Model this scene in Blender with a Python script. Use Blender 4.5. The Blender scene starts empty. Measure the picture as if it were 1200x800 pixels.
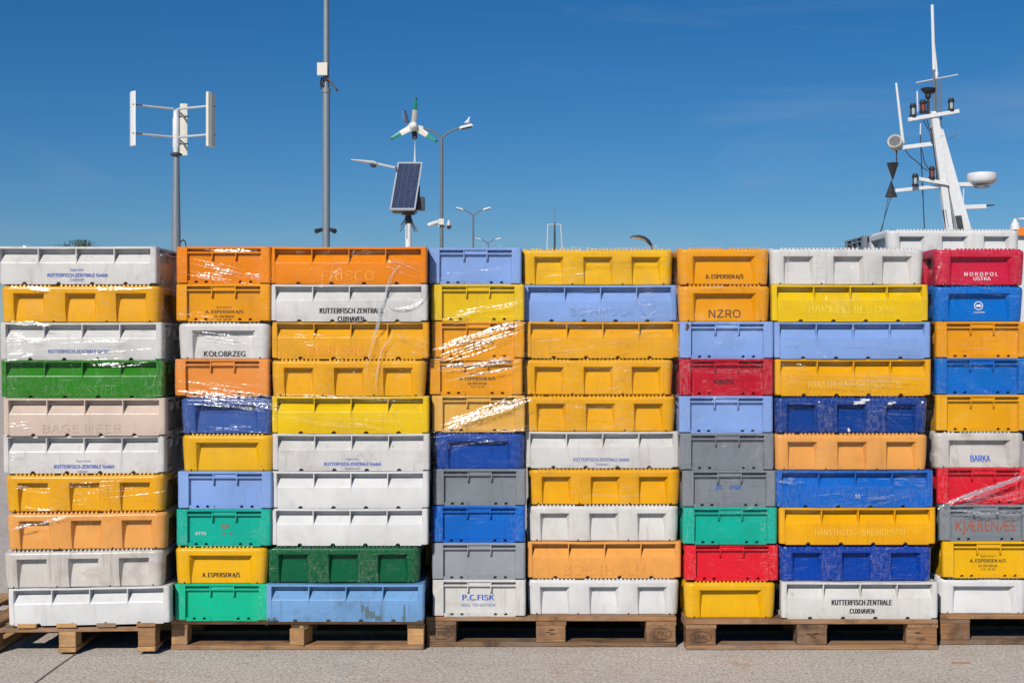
import bpy, math, random
import numpy as np
from mathutils import Vector, Matrix

random.seed(7)
rng = np.random.default_rng(7)
scene = bpy.context.scene
col = scene.collection
R = math.radians

# ------------------------------------------------------------------ camera
F = 1590.0            # focal length in photo pixels (1200 wide)
HC = 1.463            # camera height
HY = 400.0            # horizon row
cam = bpy.data.cameras.new('camera')
cam.sensor_width = 36
cam.lens = F / 1200 * 36
cam.clip_end = 5000
camo = bpy.data.objects.new('camera', cam)
col.objects.link(camo)
camo.location = (0, 0, HC)
camo.rotation_euler = (R(90), 0, 0)
scene.camera = camo

# ------------------------------------------------------------------ sky, sun, exposure
AZ, EL = 24.0, 37.0   # sun behind the camera, to the left
w = bpy.data.worlds.new('World')
scene.world = w
w.use_nodes = True
nt = w.node_tree
bg = nt.nodes['Background']
sky = nt.nodes.new('ShaderNodeTexSky')
sky.sky_type = 'NISHITA'
sky.sun_disc = False
sky.sun_elevation = R(EL)
sky.sun_rotation = R(180 + AZ)
sky.air_density = 1.0
sky.dust_density = 0.0
sky.ozone_density = 10.0
sky.altitude = 0
tc = nt.nodes.new('ShaderNodeTexCoord')
mp = nt.nodes.new('ShaderNodeMapping')
mp.inputs['Scale'].default_value = (1.2, 1.2, 9)
mp.inputs['Rotation'].default_value = (0, R(6), 0)
nz = nt.nodes.new('ShaderNodeTexNoise')
nz.inputs['Scale'].default_value = 2.2
nz.inputs['Detail'].default_value = 7
nz.inputs['Distortion'].default_value = 0.6
rp = nt.nodes.new('ShaderNodeMapRange')
rp.inputs['From Min'].default_value = 0.52
rp.inputs['From Max'].default_value = 0.85
rp.inputs['To Max'].default_value = 0.26
mxw = nt.nodes.new('ShaderNodeMix')
mxw.data_type = 'RGBA'
mxw.inputs[7].default_value = (6.0, 7.2, 8.4, 1)
nt.links.new(tc.outputs['Generated'], mp.inputs[0])
nt.links.new(mp.outputs[0], nz.inputs['Vector'])
nt.links.new(nz.outputs['Fac'], rp.inputs['Value'])
nt.links.new(rp.outputs[0], mxw.inputs[0])
hs = nt.nodes.new('ShaderNodeHueSaturation')
hs.inputs['Saturation'].default_value = 1.18
nt.links.new(sky.outputs[0], hs.inputs['Color'])
nt.links.new(hs.outputs[0], mxw.inputs[6])
nt.links.new(mxw.outputs[2], bg.inputs['Color'])
bg.inputs['Strength'].default_value = 0.066

sl = bpy.data.lights.new('sun', 'SUN')
sl.energy = 3.85
sl.angle = R(0.53)
sl.color = (1.0, 0.95, 0.875)
so = bpy.data.objects.new('sun', sl)
col.objects.link(so)
to_sun = Vector((-math.sin(R(AZ)) * math.cos(R(EL)), -math.cos(R(AZ)) * math.cos(R(EL)), math.sin(R(EL))))
so.rotation_euler = to_sun.to_track_quat('Z', 'Y').to_euler()
so.location = (-4, -6, 8)

vs = scene.view_settings
vs.view_transform = 'Standard'
vs.look = 'None'
vs.exposure = 0.0
vs.gamma = 1.0
vs.use_curve_mapping = False
scene.cycles.max_bounces = 8
scene.cycles.diffuse_bounces = 1
scene.cycles.transparent_max_bounces = 16
scene.cycles.sample_clamp_indirect = 4.0
scene.cycles.use_denoising = True

# ------------------------------------------------------------------ helpers
def P(px, py, D):
    """photo pixel at depth D -> world point"""
    return Vector(((px - 600) * D / F, D, HC - (py - HY) * D / F))

def s2l(c):
    return tuple(((v / 255) / 12.92 if v / 255 <= 0.04045 else ((v / 255 + 0.055) / 1.055) ** 2.4) for v in c)

def tag(o, label=None, cat=None, group=None, kind=None):
    if label: o['label'] = label
    if cat: o['category'] = cat
    if group: o['group'] = group
    if kind: o['kind'] = kind
    return o

def empty(name, loc, label, cat, group=None):
    o = bpy.data.objects.new(name, None)
    col.objects.link(o)
    o.location = loc
    o.empty_display_size = 0.1
    return tag(o, label, cat, group)

class MB:
    def __init__(self):
        self.v, self.f = [], []
    def add(self, verts, faces):
        b = len(self.v)
        self.v += [tuple(q) for q in verts]
        self.f += [tuple(b + i for i in q) for q in faces]
        return self
    def box(self, c, size, rot=None, taper=1.0):
        hx, hy, hz = [q / 2 for q in size]
        vs_ = []
        for z in (-1, 1):
            t = taper if z > 0 else 1
            for x, y in ((-1, -1), (1, -1), (1, 1), (-1, 1)):
                vs_.append(Vector((x * hx * t, y * hy * t, z * hz)))
        if rot is not None:
            vs_ = [rot @ q for q in vs_]
        c = Vector(c)
        return self.add([q + c for q in vs_], [(3, 2, 1, 0), (4, 5, 6, 7), (0, 1, 5, 4), (1, 2, 6, 5), (2, 3, 7, 6), (3, 0, 4, 7)])
    def tube(self, pts, rad, n=10, flat=1.0):
        pts = [Vector(p) for p in pts]
        if not hasattr(rad, '__len__'):
            rad = [rad] * len(pts)
        vs_, fs = [], []
        up = None
        for i, p in enumerate(pts):
            d = (pts[min(i + 1, len(pts) - 1)] - pts[max(i - 1, 0)]).normalized()
            if up is None:
                up = Vector((0, 0, 1)) if abs(d.z) < 0.9 else Vector((0, 1, 0))
            a = d.cross(up).normalized()
            b = a.cross(d).normalized()
            for k in range(n):
                t = 2 * math.pi * k / n
                vs_.append(p + (a * math.cos(t) + b * math.sin(t) * flat) * rad[i])
        for i in range(len(pts) - 1):
            for k in range(n):
                fs.append((i * n + k, i * n + (k + 1) % n, (i + 1) * n + (k + 1) % n, (i + 1) * n + k))
        fs.append(tuple(range(n))[::-1])
        fs.append(tuple((len(pts) - 1) * n + k for k in range(n)))
        return self.add(vs_, fs)
    def lathe(self, c, prof, n=20, axis=None):
        """prof: list of (r, h) along the axis"""
        c = Vector(c)
        q = axis if axis is not None else Matrix.Identity(3)
        vs_, fs = [], []
        for r, h in prof:
            for k in range(n):
                t = 2 * math.pi * k / n
                vs_.append(c + q @ Vector((r * math.cos(t), r * math.sin(t), h)))
        for i in range(len(prof) - 1):
            for k in range(n):
                fs.append((i * n + k, i * n + (k + 1) % n, (i + 1) * n + (k + 1) % n, (i + 1) * n + k))
        fs.append(tuple(range(n))[::-1])
        fs.append(tuple((len(prof) - 1) * n + k for k in range(n)))
        return self.add(vs_, fs)
    def mesh(self, name, smooth=False, angle=35):
        me = bpy.data.meshes.new(name)
        me.from_pydata(self.v, [], self.f)
        me.validate()
        me.update()
        if smooth:
            me.polygons.foreach_set('use_smooth', [True] * len(me.polygons))
            me.set_sharp_from_angle(angle=R(angle))
        return me
    def build(self, name, mat, parent=None, smooth=False, angle=35, origin=None):
        """verts are given in world space; they are stored relative to the thing's base"""
        off = Vector((0, 0, 0))
        if origin is not None:
            off = Vector(origin)
        elif parent is not None:
            p = parent
            while p.parent is not None:
                p = p.parent
            off = p.location.copy()
        self.v = [tuple(Vector(q) - off) for q in self.v]
        me = self.mesh(name, smooth, angle)
        me.materials.append(mat)
        o = bpy.data.objects.new(name, me)
        col.objects.link(o)
        if parent is not None:
            o.parent = parent
        elif origin is not None:
            o.location = off
        return o

# ------------------------------------------------------------------ materials
def newmat(name):
    m = bpy.data.materials.new(name)
    m.use_nodes = True
    n = m.node_tree.nodes
    return m, m.node_tree, n['Principled BSDF']

class G:
    """tiny node helper"""
    def __init__(self, nt):
        self.nt = nt
    def n(self, t, **kw):
        x = self.nt.nodes.new(t)
        for k, v in kw.items():
            if k.startswith('i_'):
                x.inputs[int(k[2:])].default_value = v
            else:
                setattr(x, k, v)
        return x
    def l(self, a, b):
        self.nt.links.new(a, b)
    def mapping(self, src, scale=(1, 1, 1), rot=(0, 0, 0), loc=(0, 0, 0)):
        m = self.n('ShaderNodeMapping')
        m.inputs['Scale'].default_value = scale
        m.inputs['Rotation'].default_value = rot
        m.inputs['Location'].default_value = loc
        self.l(src, m.inputs[0])
        return m.outputs[0]
    def noise(self, vec, scale, detail=4, rough=0.55, dist=0.0):
        x = self.n('ShaderNodeTexNoise')
        x.inputs['Scale'].default_value = scale
        x.inputs['Detail'].default_value = detail
        x.inputs['Roughness'].default_value = rough
        x.inputs['Distortion'].default_value = dist
        if vec is not None:
            self.l(vec, x.inputs['Vector'])
        return x.outputs['Fac']
    def ramp(self, v, a, b, lo=0.0, hi=1.0):
        x = self.n('ShaderNodeMapRange')
        x.inputs['From Min'].default_value = a
        x.inputs['From Max'].default_value = b
        x.inputs['To Min'].default_value = lo
        x.inputs['To Max'].default_value = hi
        self.l(v, x.inputs['Value'])
        return x.outputs[0]
    def math(self, op, a, b=None):
        x = self.n('ShaderNodeMath', operation=op)
        for i, q in enumerate((a, b)):
            if q is None: continue
            if isinstance(q, (int, float)): x.inputs[i].default_value = q
            else: self.l(q, x.inputs[i])
        return x.outputs[0]
    def mix(self, fac, a, b, mode='MIX'):
        x = self.n('ShaderNodeMix', data_type='RGBA', blend_type=mode)
        if isinstance(fac, (int, float)): x.inputs[0].default_value = fac
        else: self.l(fac, x.inputs[0])
        for i, q in ((6, a), (7, b)):
            if isinstance(q, tuple): x.inputs[i].default_value = (*q[:3], 1)
            else: self.l(q, x.inputs[i])
        return x.outputs[2]
    def bump(self, h, strength, dist):
        x = self.n('ShaderNodeBump')
        x.inputs['Strength'].default_value = strength
        x.inputs['Distance'].default_value = dist
        self.l(h, x.inputs['Height'])
        return x.outputs[0]
    def objvec(self):
        """object coordinates shifted by where the object stands, so that copies differ"""
        t = self.n('ShaderNodeTexCoord')
        oi = self.n('ShaderNodeObjectInfo')
        a = self.n('ShaderNodeVectorMath', operation='MULTIPLY_ADD')
        self.l(oi.outputs['Location'], a.inputs[0])
        a.inputs[1].default_value = (3.1, 3.1, 7.7)
        self.l(t.outputs['Object'], a.inputs[2])
        return a.outputs[0]

def mixc(a, b, t):
    return tuple(a[i] * (1 - t) + b[i] * t for i in range(3))

def plastic(name, rgb, dirt=0.5, scuff=0.5, rough=0.26):
    m, nt_, b = newmat(name)
    g = G(nt_)
    c = s2l(rgb)
    c = tuple(v * min(1, 0.86 / max(c)) for v in c)
    lum = 0.3 * c[0] + 0.59 * c[1] + 0.11 * c[2]
    v = g.objvec()
    at = g.n('ShaderNodeAttribute', attribute_name='wear')
    wear = at.outputs['Fac']
    # slow tint drift of sun-bleached plastic
    big = g.noise(v, 4.0, 4)
    cc = g.mix(g.ramp(big, 0.3, 0.7), tuple(q * 0.88 for q in c), tuple(min(q * 1.06, .86) for q in c))
    # handling scuffs: pale, long in the horizontal, most on the raised corners
    sv = g.mapping(v, (9, 9, 60), (0, R(4), 0))
    sc1 = g.noise(sv, 2.6, 9, 0.72, 0.5)
    fine = g.noise(v, 90, 6, 0.75)
    k = g.math('MULTIPLY', g.ramp(sc1, 0.55, 0.63), g.ramp(fine, 0.46, 0.56))
    patch = g.ramp(g.noise(v, 3.3, 3), 0.48, 0.70)
    k = g.math('MULTIPLY', k, g.math('ADD', g.math('MULTIPLY', patch, 0.55), g.math('MULTIPLY', wear, 0.7)))
    pale = mixc(c, (0.74, 0.68, 0.60), 0.42)
    cc = g.mix(g.ramp(k, 0, 1, 0, min(1.0, 1.9 * scuff)), cc, pale)
    # corners chalked by rubbing
    ch = g.math('MULTIPLY', wear, g.ramp(g.noise(g.mapping(v, (34, 34, 12)), 3.0, 8, 0.72), 0.48, 0.62))
    cc = g.mix(g.ramp(ch, 0, 1, 0, 0.8 * scuff), cc, mixc(c, (0.55, 0.48, 0.42), 0.42))
    # thin scratches in two directions
    for rot in (R(12), R(-28)):
        sx = g.noise(g.mapping(v, (5, 5, 190), (0, rot, 0)), 1.3, 3, 0.5, 0.2)
        sx = g.math('MULTIPLY', g.ramp(sx, 0.665, 0.70), g.ramp(g.noise(v, 9, 2), 0.5, 0.6))
        cc = g.mix(g.ramp(sx, 0, 1, 0, 0.6 * scuff), cc, mixc(c, (0.7, 0.66, 0.6), 0.5))
    # grime: blotches, drips, specks
    gb = g.ramp(g.noise(v, 7, 9, 0.7, 0.4), 0.52, 0.74)
    dv = g.mapping(v, (26, 26, 2.2))
    gd = g.ramp(g.noise(dv, 1.7, 6, 0.6), 0.55, 0.76)
    spk = g.ramp(g.noise(v, 120, 3, 0.6), 0.66, 0.71)
    gr = g.math('MAXIMUM', g.math('MAXIMUM', gb, gd), spk)
    grime = tuple(q * t for q, t in zip(mixc(c, (lum, lum * .8, lum * .6), .35), (.42, .36, .30)))
    cc = g.mix(g.ramp(gr, 0, 1, 0, 0.5 * dirt), cc, grime)
    g.l(cc, b.inputs['Base Color'])
    g.l(g.ramp(g.math('MAXIMUM', gr, k), 0, 1, rough, rough + 0.16), b.inputs['Roughness'])
    b.inputs['Specular IOR Level'].default_value = 0.28
    warp = g.noise(v, 14, 2)
    h = g.math('ADD', g.math('MULTIPLY', fine, 0.12), warp)
    g.l(g.bump(h, 0.25, 0.006), b.inputs['Normal'])
    return m

COL = {
    'white':   ('white', (215, 212, 206), 0.9, 0.25),
    'clean':   ('white', (218, 217, 214), 0.6, 0.15),
    'dirty':   ('dirty white', (206, 199, 190), 1.3, 0.25),
    'beige':   ('pinkish beige', (216, 193, 174), 0.5, 0.25),
    'amber':   ('amber yellow', (254, 178, 3), 0.6, 0.5),
    'tanger':  ('orange yellow', (254, 166, 4), 0.6, 0.5),
    'ochre':   ('faded ochre', (246, 172, 26), 0.8, 0.45),
    'orange':  ('orange', (250, 140, 4), 0.55, 0.45),
    'salmon':  ('salmon orange', (243, 148, 62), 0.5, 0.5),
    'peach':   ('pale orange', (247, 168, 82), 0.75, 0.45),
    'sand':    ('sandy yellow', (228, 172, 74), 0.6, 0.5),
    'yellow':  ('bright yellow', (250, 202, 2), 0.6, 0.45),
    'golden':  ('golden yellow', (255, 190, 3), 0.5, 0.45),
    'peri':    ('lavender blue', (133, 165, 221), 0.45, 0.35),
    'sky':     ('light blue', (112, 158, 204), 1.3, 0.5),
    'green':   ('grass green', (42, 126, 20), 0.4, 1.3),
    'forest':  ('dark green', (4, 88, 52), 0.3, 0.5),
    'teal':    ('teal green', (2, 172, 148), 0.4, 0.45),
    'mint':    ('emerald green', (4, 186, 142), 0.4, 0.4),
    'blue':    ('bright blue', (6, 100, 192), 0.4, 0.5),
    'azure':   ('azure blue', (4, 106, 194), 0.3, 0.3),
    'cobalt':  ('cobalt blue', (3, 60, 154), 0.35, 0.6),
    'royal':   ('royal blue', (8, 66, 152), 0.3, 0.4),
    'steel':   ('steel blue', (58, 90, 158), 0.4, 0.5),
    'navy':    ('navy blue', (8, 58, 134), 0.4, 0.7),
    'worn':    ('scratched blue', (12, 100, 192), 0.3, 1.1),
    'red':     ('bright red', (226, 26, 46), 0.3, 0.5),
    'crimson': ('crimson', (188, 12, 40), 0.35, 0.6),
    'rose':    ('raspberry red', (202, 30, 62), 0.35, 0.5),
    'grey':    ('grey', (150, 154, 160), 0.5, 0.4),
    'slate':   ('dark grey', (128, 134, 140), 0.6, 0.4),
    'coal':    ('charcoal grey', (92, 98, 104), 0.5, 0.3),
}
PLM = {}
def plm(k):
    if k not in PLM:
        nm, rgb, d, s = COL[k]
        PLM[k] = plastic('plastic_' + nm.replace(' ', '_'), rgb, d, s)
    return PLM[k]

def ink(name, rgb, worn=0.3, rough=0.6):
    m, nt_, b = newmat(name)
    g = G(nt_)
    t = g.n('ShaderNodeTexCoord')
    g.l(g.mix(0.0, s2l(rgb), s2l(rgb)), b.inputs['Base Color'])
    b.inputs['Roughness'].default_value = rough
    n = g.noise(t.outputs['Object'], 160, 5, 0.7)
    big = g.noise(t.outputs['Object'], 24, 3, 0.6)
    a = g.ramp(g.math('ADD', n, g.math('MULTIPLY', big, 0.8)), 0.9 - 0.55 * (1 - worn) - 0.12, 0.9 - 0.55 * (1 - worn) + 0.12)
    g.l(a, b.inputs['Alpha'])
    return m
INK = {
    'black':  ink('ink_black', (28, 26, 26), 0.15),
    'fadedblack': ink('ink_faded_black', (50, 40, 26), 0.52),
    'blue':   ink('ink_blue', (58, 98, 200), 0.35),
    'fadedblue': ink('ink_faded_blue', (92, 120, 190), 0.62),
    'strongblue': ink('ink_strong_blue', (34, 92, 196), 0.15),
    'white':  ink('ink_white', (225, 222, 222), 0.3),
    'rust':   ink('ink_brush_red', (164, 84, 56), 0.35),
    'darkred': ink('ink_dark_red', (92, 12, 24), 0.5),
    'burn':   ink('ink_burnt_brand', (66, 44, 28), 0.42),
    'green':  ink('emboss_pale_green', (86, 150, 64), 0.78),
    'rubor':  ink('emboss_pale_orange', (250, 158, 44), 0.74),
    'rubye':  ink('emboss_pale_yellow', (248, 212, 50), 0.76),
    'rubam':  ink('emboss_pale_amber', (250, 198, 80), 0.74),
    'dimor':  ink('emboss_dim_orange', (236, 158, 76), 0.74),
    'dimbl':  ink('emboss_dim_blue', (126, 156, 211), 0.8),
    'dimbe':  ink('emboss_dim_beige', (209, 185, 167), 0.86),
}

def wood(name, rgb, dark=0.5):
    m, nt_, b = newmat(name)
    g = G(nt_)
    c = s2l(rgb)
    v = g.objvec()
    # grain runs along the piece (local x)
    gv = g.mapping(v, (3, 60, 60))
    n1 = g.noise(gv, 2.2, 8, 0.65, 0.8)
    n2 = g.noise(v, 6, 5, 0.6)
    cc = g.mix(g.ramp(n1, 0.35, 0.7), mixc(c, (0.1, 0.05, 0.02), 0.45), mixc(c, (0.75, 0.55, 0.35), 0.22))
    st = g.ramp(n2, 0.50, 0.66, 0, dark)
    cc = g.mix(st, cc, mixc((0.06, 0.045, 0.035), c, 0.25))
    gy = g.ramp(g.noise(v, 3.1, 6, 0.65), 0.5, 0.68, 0, 0.45 * dark)
    cc = g.mix(gy, cc, (0.30, 0.265, 0.23))
    sp = g.ramp(g.noise(v, 60, 4, 0.7), 0.62, 0.72, 0, 0.5)
    cc = g.mix(sp, cc, mixc((0.05, 0.035, 0.025), c, 0.2))
    g.l(cc, b.inputs['Base Color'])
    b.inputs['Roughness'].default_value = 0.85
    b.inputs['Specular IOR Level'].default_value = 0.2
    g.l(g.bump(n1, 0.5, 0.004), b.inputs['Normal'])
    return m
WOOD = {
    'fresh': wood('wood_fresh_pine', (216, 164, 106), 0.6),
    'mid':   wood('wood_pine', (166, 120, 80), 0.95),
    'old':   wood('wood_weathered_pine', (116, 84, 60), 1.0),
    'chip':  wood('wood_pressed_chip', (150, 104, 66), 0.9),
}

def simple(name, rgb, rough=0.5, metal=0.0, var=0.12, scale=12):
    m, nt_, b = newmat(name)
    g = G(nt_)
    c = s2l(rgb)
    t = g.n('ShaderNodeTexCoord')
    n = g.noise(t.outputs['Object'], scale, 6, 0.6)
    g.l(g.mix(g.ramp(n, 0.3, 0.7), mixc(c, (0.05, 0.04, 0.03), var), mixc(c, (0.8, 0.8, 0.8), var * 0.3)), b.inputs['Base Color'])
    b.inputs['Roughness'].default_value = rough
    b.inputs['Metallic'].default_value = metal
    return m
M = {
    'galv':  simple('galvanised_steel', (138, 146, 152), 0.5, 0.35),
    'galvd': simple('galvanised_steel_dull', (112, 122, 130), 0.55, 0.3),
    'wpaint': simple('white_paint', (232, 232, 230), 0.35),
    'cream': simple('cream_plastic', (228, 222, 204), 0.4),
    'gpaint': simple('pale_grey_paint', (196, 200, 202), 0.45),
    'black': simple('black_plastic', (30, 31, 34), 0.45),
    'dark':  simple('dark_grey_metal', (62, 66, 72), 0.5, 0.2),
    'green': simple('green_blade_tip', (4, 142, 118), 0.4),
    'greend': simple('dark_green_tip', (4, 62, 60), 0.4),
    'orange': simple('orange_paint', (238, 128, 36), 0.5),
    'redf':  simple('red_flag_cloth', (206, 70, 62), 0.8),
    'whitef': simple('white_flag_cloth', (224, 218, 214), 0.8),
    'fin':   simple('slate_tail_fin', (66, 84, 116), 0.5),
    'lens':  simple('lamp_glass', (176, 188, 186), 0.15),
    'lensr': simple('lamp_glass_red', (150, 70, 56), 0.2),
    'cell':  simple('solar_cell', (30, 52, 92), 0.18, 0.0, 0.3, 30),
    'alu':   simple('aluminium_frame', (214, 218, 220), 0.35, 0.3),
    'rope':  simple('dark_rope', (46, 50, 58), 0.8),
    'bark':  simple('bark', (84, 68, 52), 0.9),
    'hull':  simple('hull_paint', (40, 74, 120), 0.4),
    'gull':  simple('gull_feathers', (228, 230, 232), 0.8, 0.0, 0.25, 40),
    'joint': simple('joint_filler', (118, 110, 102), 0.9),
}
def leafmat():
    m, nt_, b = newmat('leaf_green')
    g = G(nt_)
    t = g.n('ShaderNodeTexCoord')
    n = g.noise(t.outputs['Object'], 3, 4)
    g.l(g.mix(g.ramp(n, 0.3, 0.7), (0.03, 0.06, 0.018), (0.085, 0.11, 0.035)), b.inputs['Base Color'])
    b.inputs['Roughness'].default_value = 0.6
    return m
M['leaf'] = leafmat()

def concrete():
    m, nt_, b = newmat('concrete')
    g = G(nt_)
    t = g.n('ShaderNodeTexCoord')
    v = t.outputs['Object']
    big = g.noise(v, 0.9, 6, 0.6)
    mid = g.noise(v, 5.5, 8, 0.68, 0.3)
    fine = g.noise(v, 62, 7, 0.8)
    vo = g.n('ShaderNodeTexVoronoi', feature='F1')
    vo.inputs['Scale'].default_value = 75
    g.l(v, vo.inputs['Vector'])
    base = g.mix(g.ramp(big, 0.3, 0.7), (0.58, 0.505, 0.43), (0.72, 0.64, 0.55))
    base = g.mix(g.ramp(mid, 0.34, 0.66, 0, 0.6), base, (0.76, 0.685, 0.595))
    base = g.mix(g.ramp(fine, 0.46, 0.58, 0, 0.75), base, (0.30, 0.255, 0.215))
    # pebbles of the aggregate, a few pale, a few dark
    peb = g.math('LESS_THAN', vo.outputs['Distance'], 0.30)
    pal = g.n('ShaderNodeSeparateColor')
    g.l(vo.outputs['Color'], pal.inputs[0])
    base = g.mix(g.math('MULTIPLY', peb, g.ramp(pal.outputs[0], 0.5, 0.85, 0, 0.75)), base, (0.17, 0.145, 0.125))
    base = g.mix(g.math('MULTIPLY', peb, g.ramp(pal.outputs[1], 0.6, 0.95, 0, 0.6)), base, (0.74, 0.70, 0.65))
    # dark scuffs and rusty stains
    scv = g.mapping(v, (2.0, 7.0, 1), (0, 0, R(24)))
    dk = g.ramp(g.noise(scv, 3.1, 8, 0.7), 0.58, 0.70, 0, 0.6)
    base = g.mix(dk, base, (0.22, 0.19, 0.165))
    rst = g.math('MULTIPLY', g.ramp(g.noise(v, 2.3, 3, 0.5), 0.60, 0.72), g.ramp(g.noise(v, 17, 6, 0.7), 0.46, 0.62, 0, 0.75))
    base = g.mix(rst, base, (0.46, 0.27, 0.15))
    g.l(base, b.inputs['Base Color'])
    b.inputs['Roughness'].default_value = 0.9
    b.inputs['Specular IOR Level'].default_value = 0.15
    h = g.math('ADD', g.math('MULTIPLY', fine, 0.5), g.math('ADD', g.math('MULTIPLY', mid, 0.5), g.math('MULTIPLY', g.ramp(vo.outputs['Distance'], 0.1, 0.4), 0.3)))
    g.l(g.bump(h, 0.9, 0.008), b.inputs['Normal'])
    return m

def film_material():
    m, nt_, b = newmat('stretch_film_clear')
    g = G(nt_)
    nt_.nodes.remove(b)
    out = nt_.nodes['Material Output']
    t = g.n('ShaderNodeTexCoord')
    oi = g.n('ShaderNodeObjectInfo')
    ad = g.n('ShaderNodeVectorMath', operation='MULTIPLY_ADD')
    g.l(oi.outputs['Location'], ad.inputs[0])
    ad.inputs[1].default_value = (2.7, 2.7, 2.7)
    g.l(t.outputs['Object'], ad.inputs[2])
    v = ad.outputs[0]
    warp = g.noise(v, 1.1, 2)
    # stretch wrinkles run across the face and climb or fall slowly
    rotv = g.n('ShaderNodeVectorRotate', rotation_type='Y_AXIS')
    g.l(v, rotv.inputs['Vector'])
    g.l(g.ramp(warp, 0.3, 0.7, -0.2, 0.2), rotv.inputs['Angle'])
    sv = g.mapping(rotv.outputs[0], (2.2, 2.2, 70))
    s1 = g.noise(sv, 1.0, 6, 0.6, 0.3)
    sv2 = g.mapping(rotv.outputs[0], (14, 14, 120))
    s2 = g.noise(sv2, 1.0, 4, 0.6)
    crink = g.noise(v, 26, 3, 0.5, 1.2)
    cl = g.ramp(g.noise(v, 3.0, 3), 0.42, 0.66)
    h = g.math('ADD', g.math('ADD', s1, g.math('MULTIPLY', s2, 0.35)), g.math('MULTIPLY', crink, g.ramp(cl, 0, 1, 0.05, 0.5)))
    bn = g.bump(h, 1.0, 0.012)
    gl = g.n('ShaderNodeBsdfGlossy')
    gl.inputs['Roughness'].default_value = 0.13
    gl.inputs['Color'].default_value = (1, 1, 1, 1)
    g.l(bn, gl.inputs['Normal'])
    df = g.n('ShaderNodeBsdfDiffuse')
    df.inputs['Color'].default_value = (0.8, 0.8, 0.82, 1)
    tr = g.n('ShaderNodeBsdfTransparent')
    tr.inputs['Color'].default_value = (0.975, 0.975, 0.98, 1)
    st = g.ramp(g.math('MULTIPLY', g.ramp(s1, 0.56, 0.70), g.ramp(cl, 0, 1, 0.25, 1)), 0, 1, 0.008, 0.17)
    m1 = g.n('ShaderNodeMixShader')
    g.l(st, m1.inputs[0])
    g.l(tr.outputs[0], m1.inputs[1])
    g.l(gl.outputs[0], m1.inputs[2])
    m2 = g.n('ShaderNodeMixShader')
    g.l(g.ramp(s1, 0.60, 0.80, 0.0, 0.06), m2.inputs[0])
    g.l(m1.outputs[0], m2.inputs[1])
    g.l(df.outputs[0], m2.inputs[2])
    g.l(m2.outputs[0], out.inputs['Surface'])
    return m

def pleat_material(a0=0.0, a1=0.5, name='stretch_film_folded', gloss=0.7):
    m, nt_, b = newmat(name)
    g = G(nt_)
    nt_.nodes.remove(b)
    out = nt_.nodes['Material Output']
    t = g.n('ShaderNodeTexCoord')
    n = g.noise(g.mapping(t.outputs['Object'], (40, 40, 90)), 1.6, 5, 0.65)
    gl = g.n('ShaderNodeBsdfGlossy')
    gl.inputs['Roughness'].default_value = 0.22
    g.l(g.bump(n, 0.35, 0.003), gl.inputs['Normal'])
    df = g.n('ShaderNodeBsdfDiffuse')
    df.inputs['Color'].default_value = (0.9, 0.9, 0.9, 1)
    tr = g.n('ShaderNodeBsdfTransparent')
    a = g.n('ShaderNodeMixShader')
    a.inputs[0].default_value = gloss
    g.l(df.outputs[0], a.inputs[1])
    g.l(gl.outputs[0], a.inputs[2])
    c = g.n('ShaderNodeMixShader')
    g.l(g.ramp(n, 0.42, 0.64, a0, a1), c.inputs[0])
    g.l(tr.outputs[0], c.inputs[1])
    g.l(a.outputs[0], c.inputs[2])
    g.l(c.outputs[0], out.inputs['Surface'])
    return m
FILM = film_material()
PLEAT = pleat_material()
ROPE = pleat_material(0.1, 0.62, 'stretch_film_strand', 0.4)

def watermat():
    m, nt_, b = newmat('harbour_water')
    g = G(nt_)
    t = g.n('ShaderNodeTexCoord')
    b.inputs['Base Color'].default_value = (0.02, 0.045, 0.05, 1)
    b.inputs['Roughness'].default_value = 0.06
    g.l(g.bump(g.noise(t.outputs['Object'], 2.5, 6, 0.6), 0.4, 0.1), b.inputs['Normal'])
    return m

# ------------------------------------------------------------------ ground
gb = MB()
BIG = 1500
QX, QY0, QY1 = 5.5, 20.0, 46.0
gb.add([(-BIG, -BIG, 0), (QX, -BIG, 0), (QX, BIG, 0), (-BIG, BIG, 0)], [(0, 1, 2, 3)])
gb.add([(QX, -BIG, 0), (BIG, -BIG, 0), (BIG, QY0, 0), (QX, QY0, 0)], [(0, 1, 2, 3)])
gb.add([(QX, QY1, 0), (BIG, QY1, 0), (BIG, BIG, 0), (QX, BIG, 0)], [(0, 1, 2, 3)])
gb.add([(QX, QY0, 0), (BIG, QY0, 0), (BIG, QY0, -3), (QX, QY0, -3)], [(3, 2, 1, 0)])
gb.add([(QX, QY0, 0), (QX, QY1, 0), (QX, QY1, -3), (QX, QY0, -3)], [(0, 1, 2, 3)])
gb.add([(QX, QY1, 0), (BIG, QY1, 0), (BIG, QY1, -3), (QX, QY1, -3)], [(0, 1, 2, 3)])
ground = tag(gb.build('ground', concrete()), kind='structure')
jb = MB()
ys = np.arange(-10, 60, 0.35)
jv = []
for i, y in enumerate(ys):
    xx = -2.045 + 0.002 * math.sin(y * 9) + random.uniform(-.0012, .0012)
    hw = 0.0032 + random.uniform(-0.0008, 0.001)
    jv += [(xx - hw, y, 0.003), (xx + hw, y, 0.003)]
jb.add(jv, [(2 * i, 2 * i + 1, 2 * i + 3, 2 * i + 2) for i in range(len(ys) - 1)])
jb.build('expansion_joint', M['joint'], ground)
wb = MB()
wb.add([(QX, QY0, -1.0), (BIG, QY0, -1.0), (BIG, QY1, -1.0), (QX, QY1, -1.0)], [(0, 1, 2, 3)])
tag(wb.build('water', watermat()), kind='structure')

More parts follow.
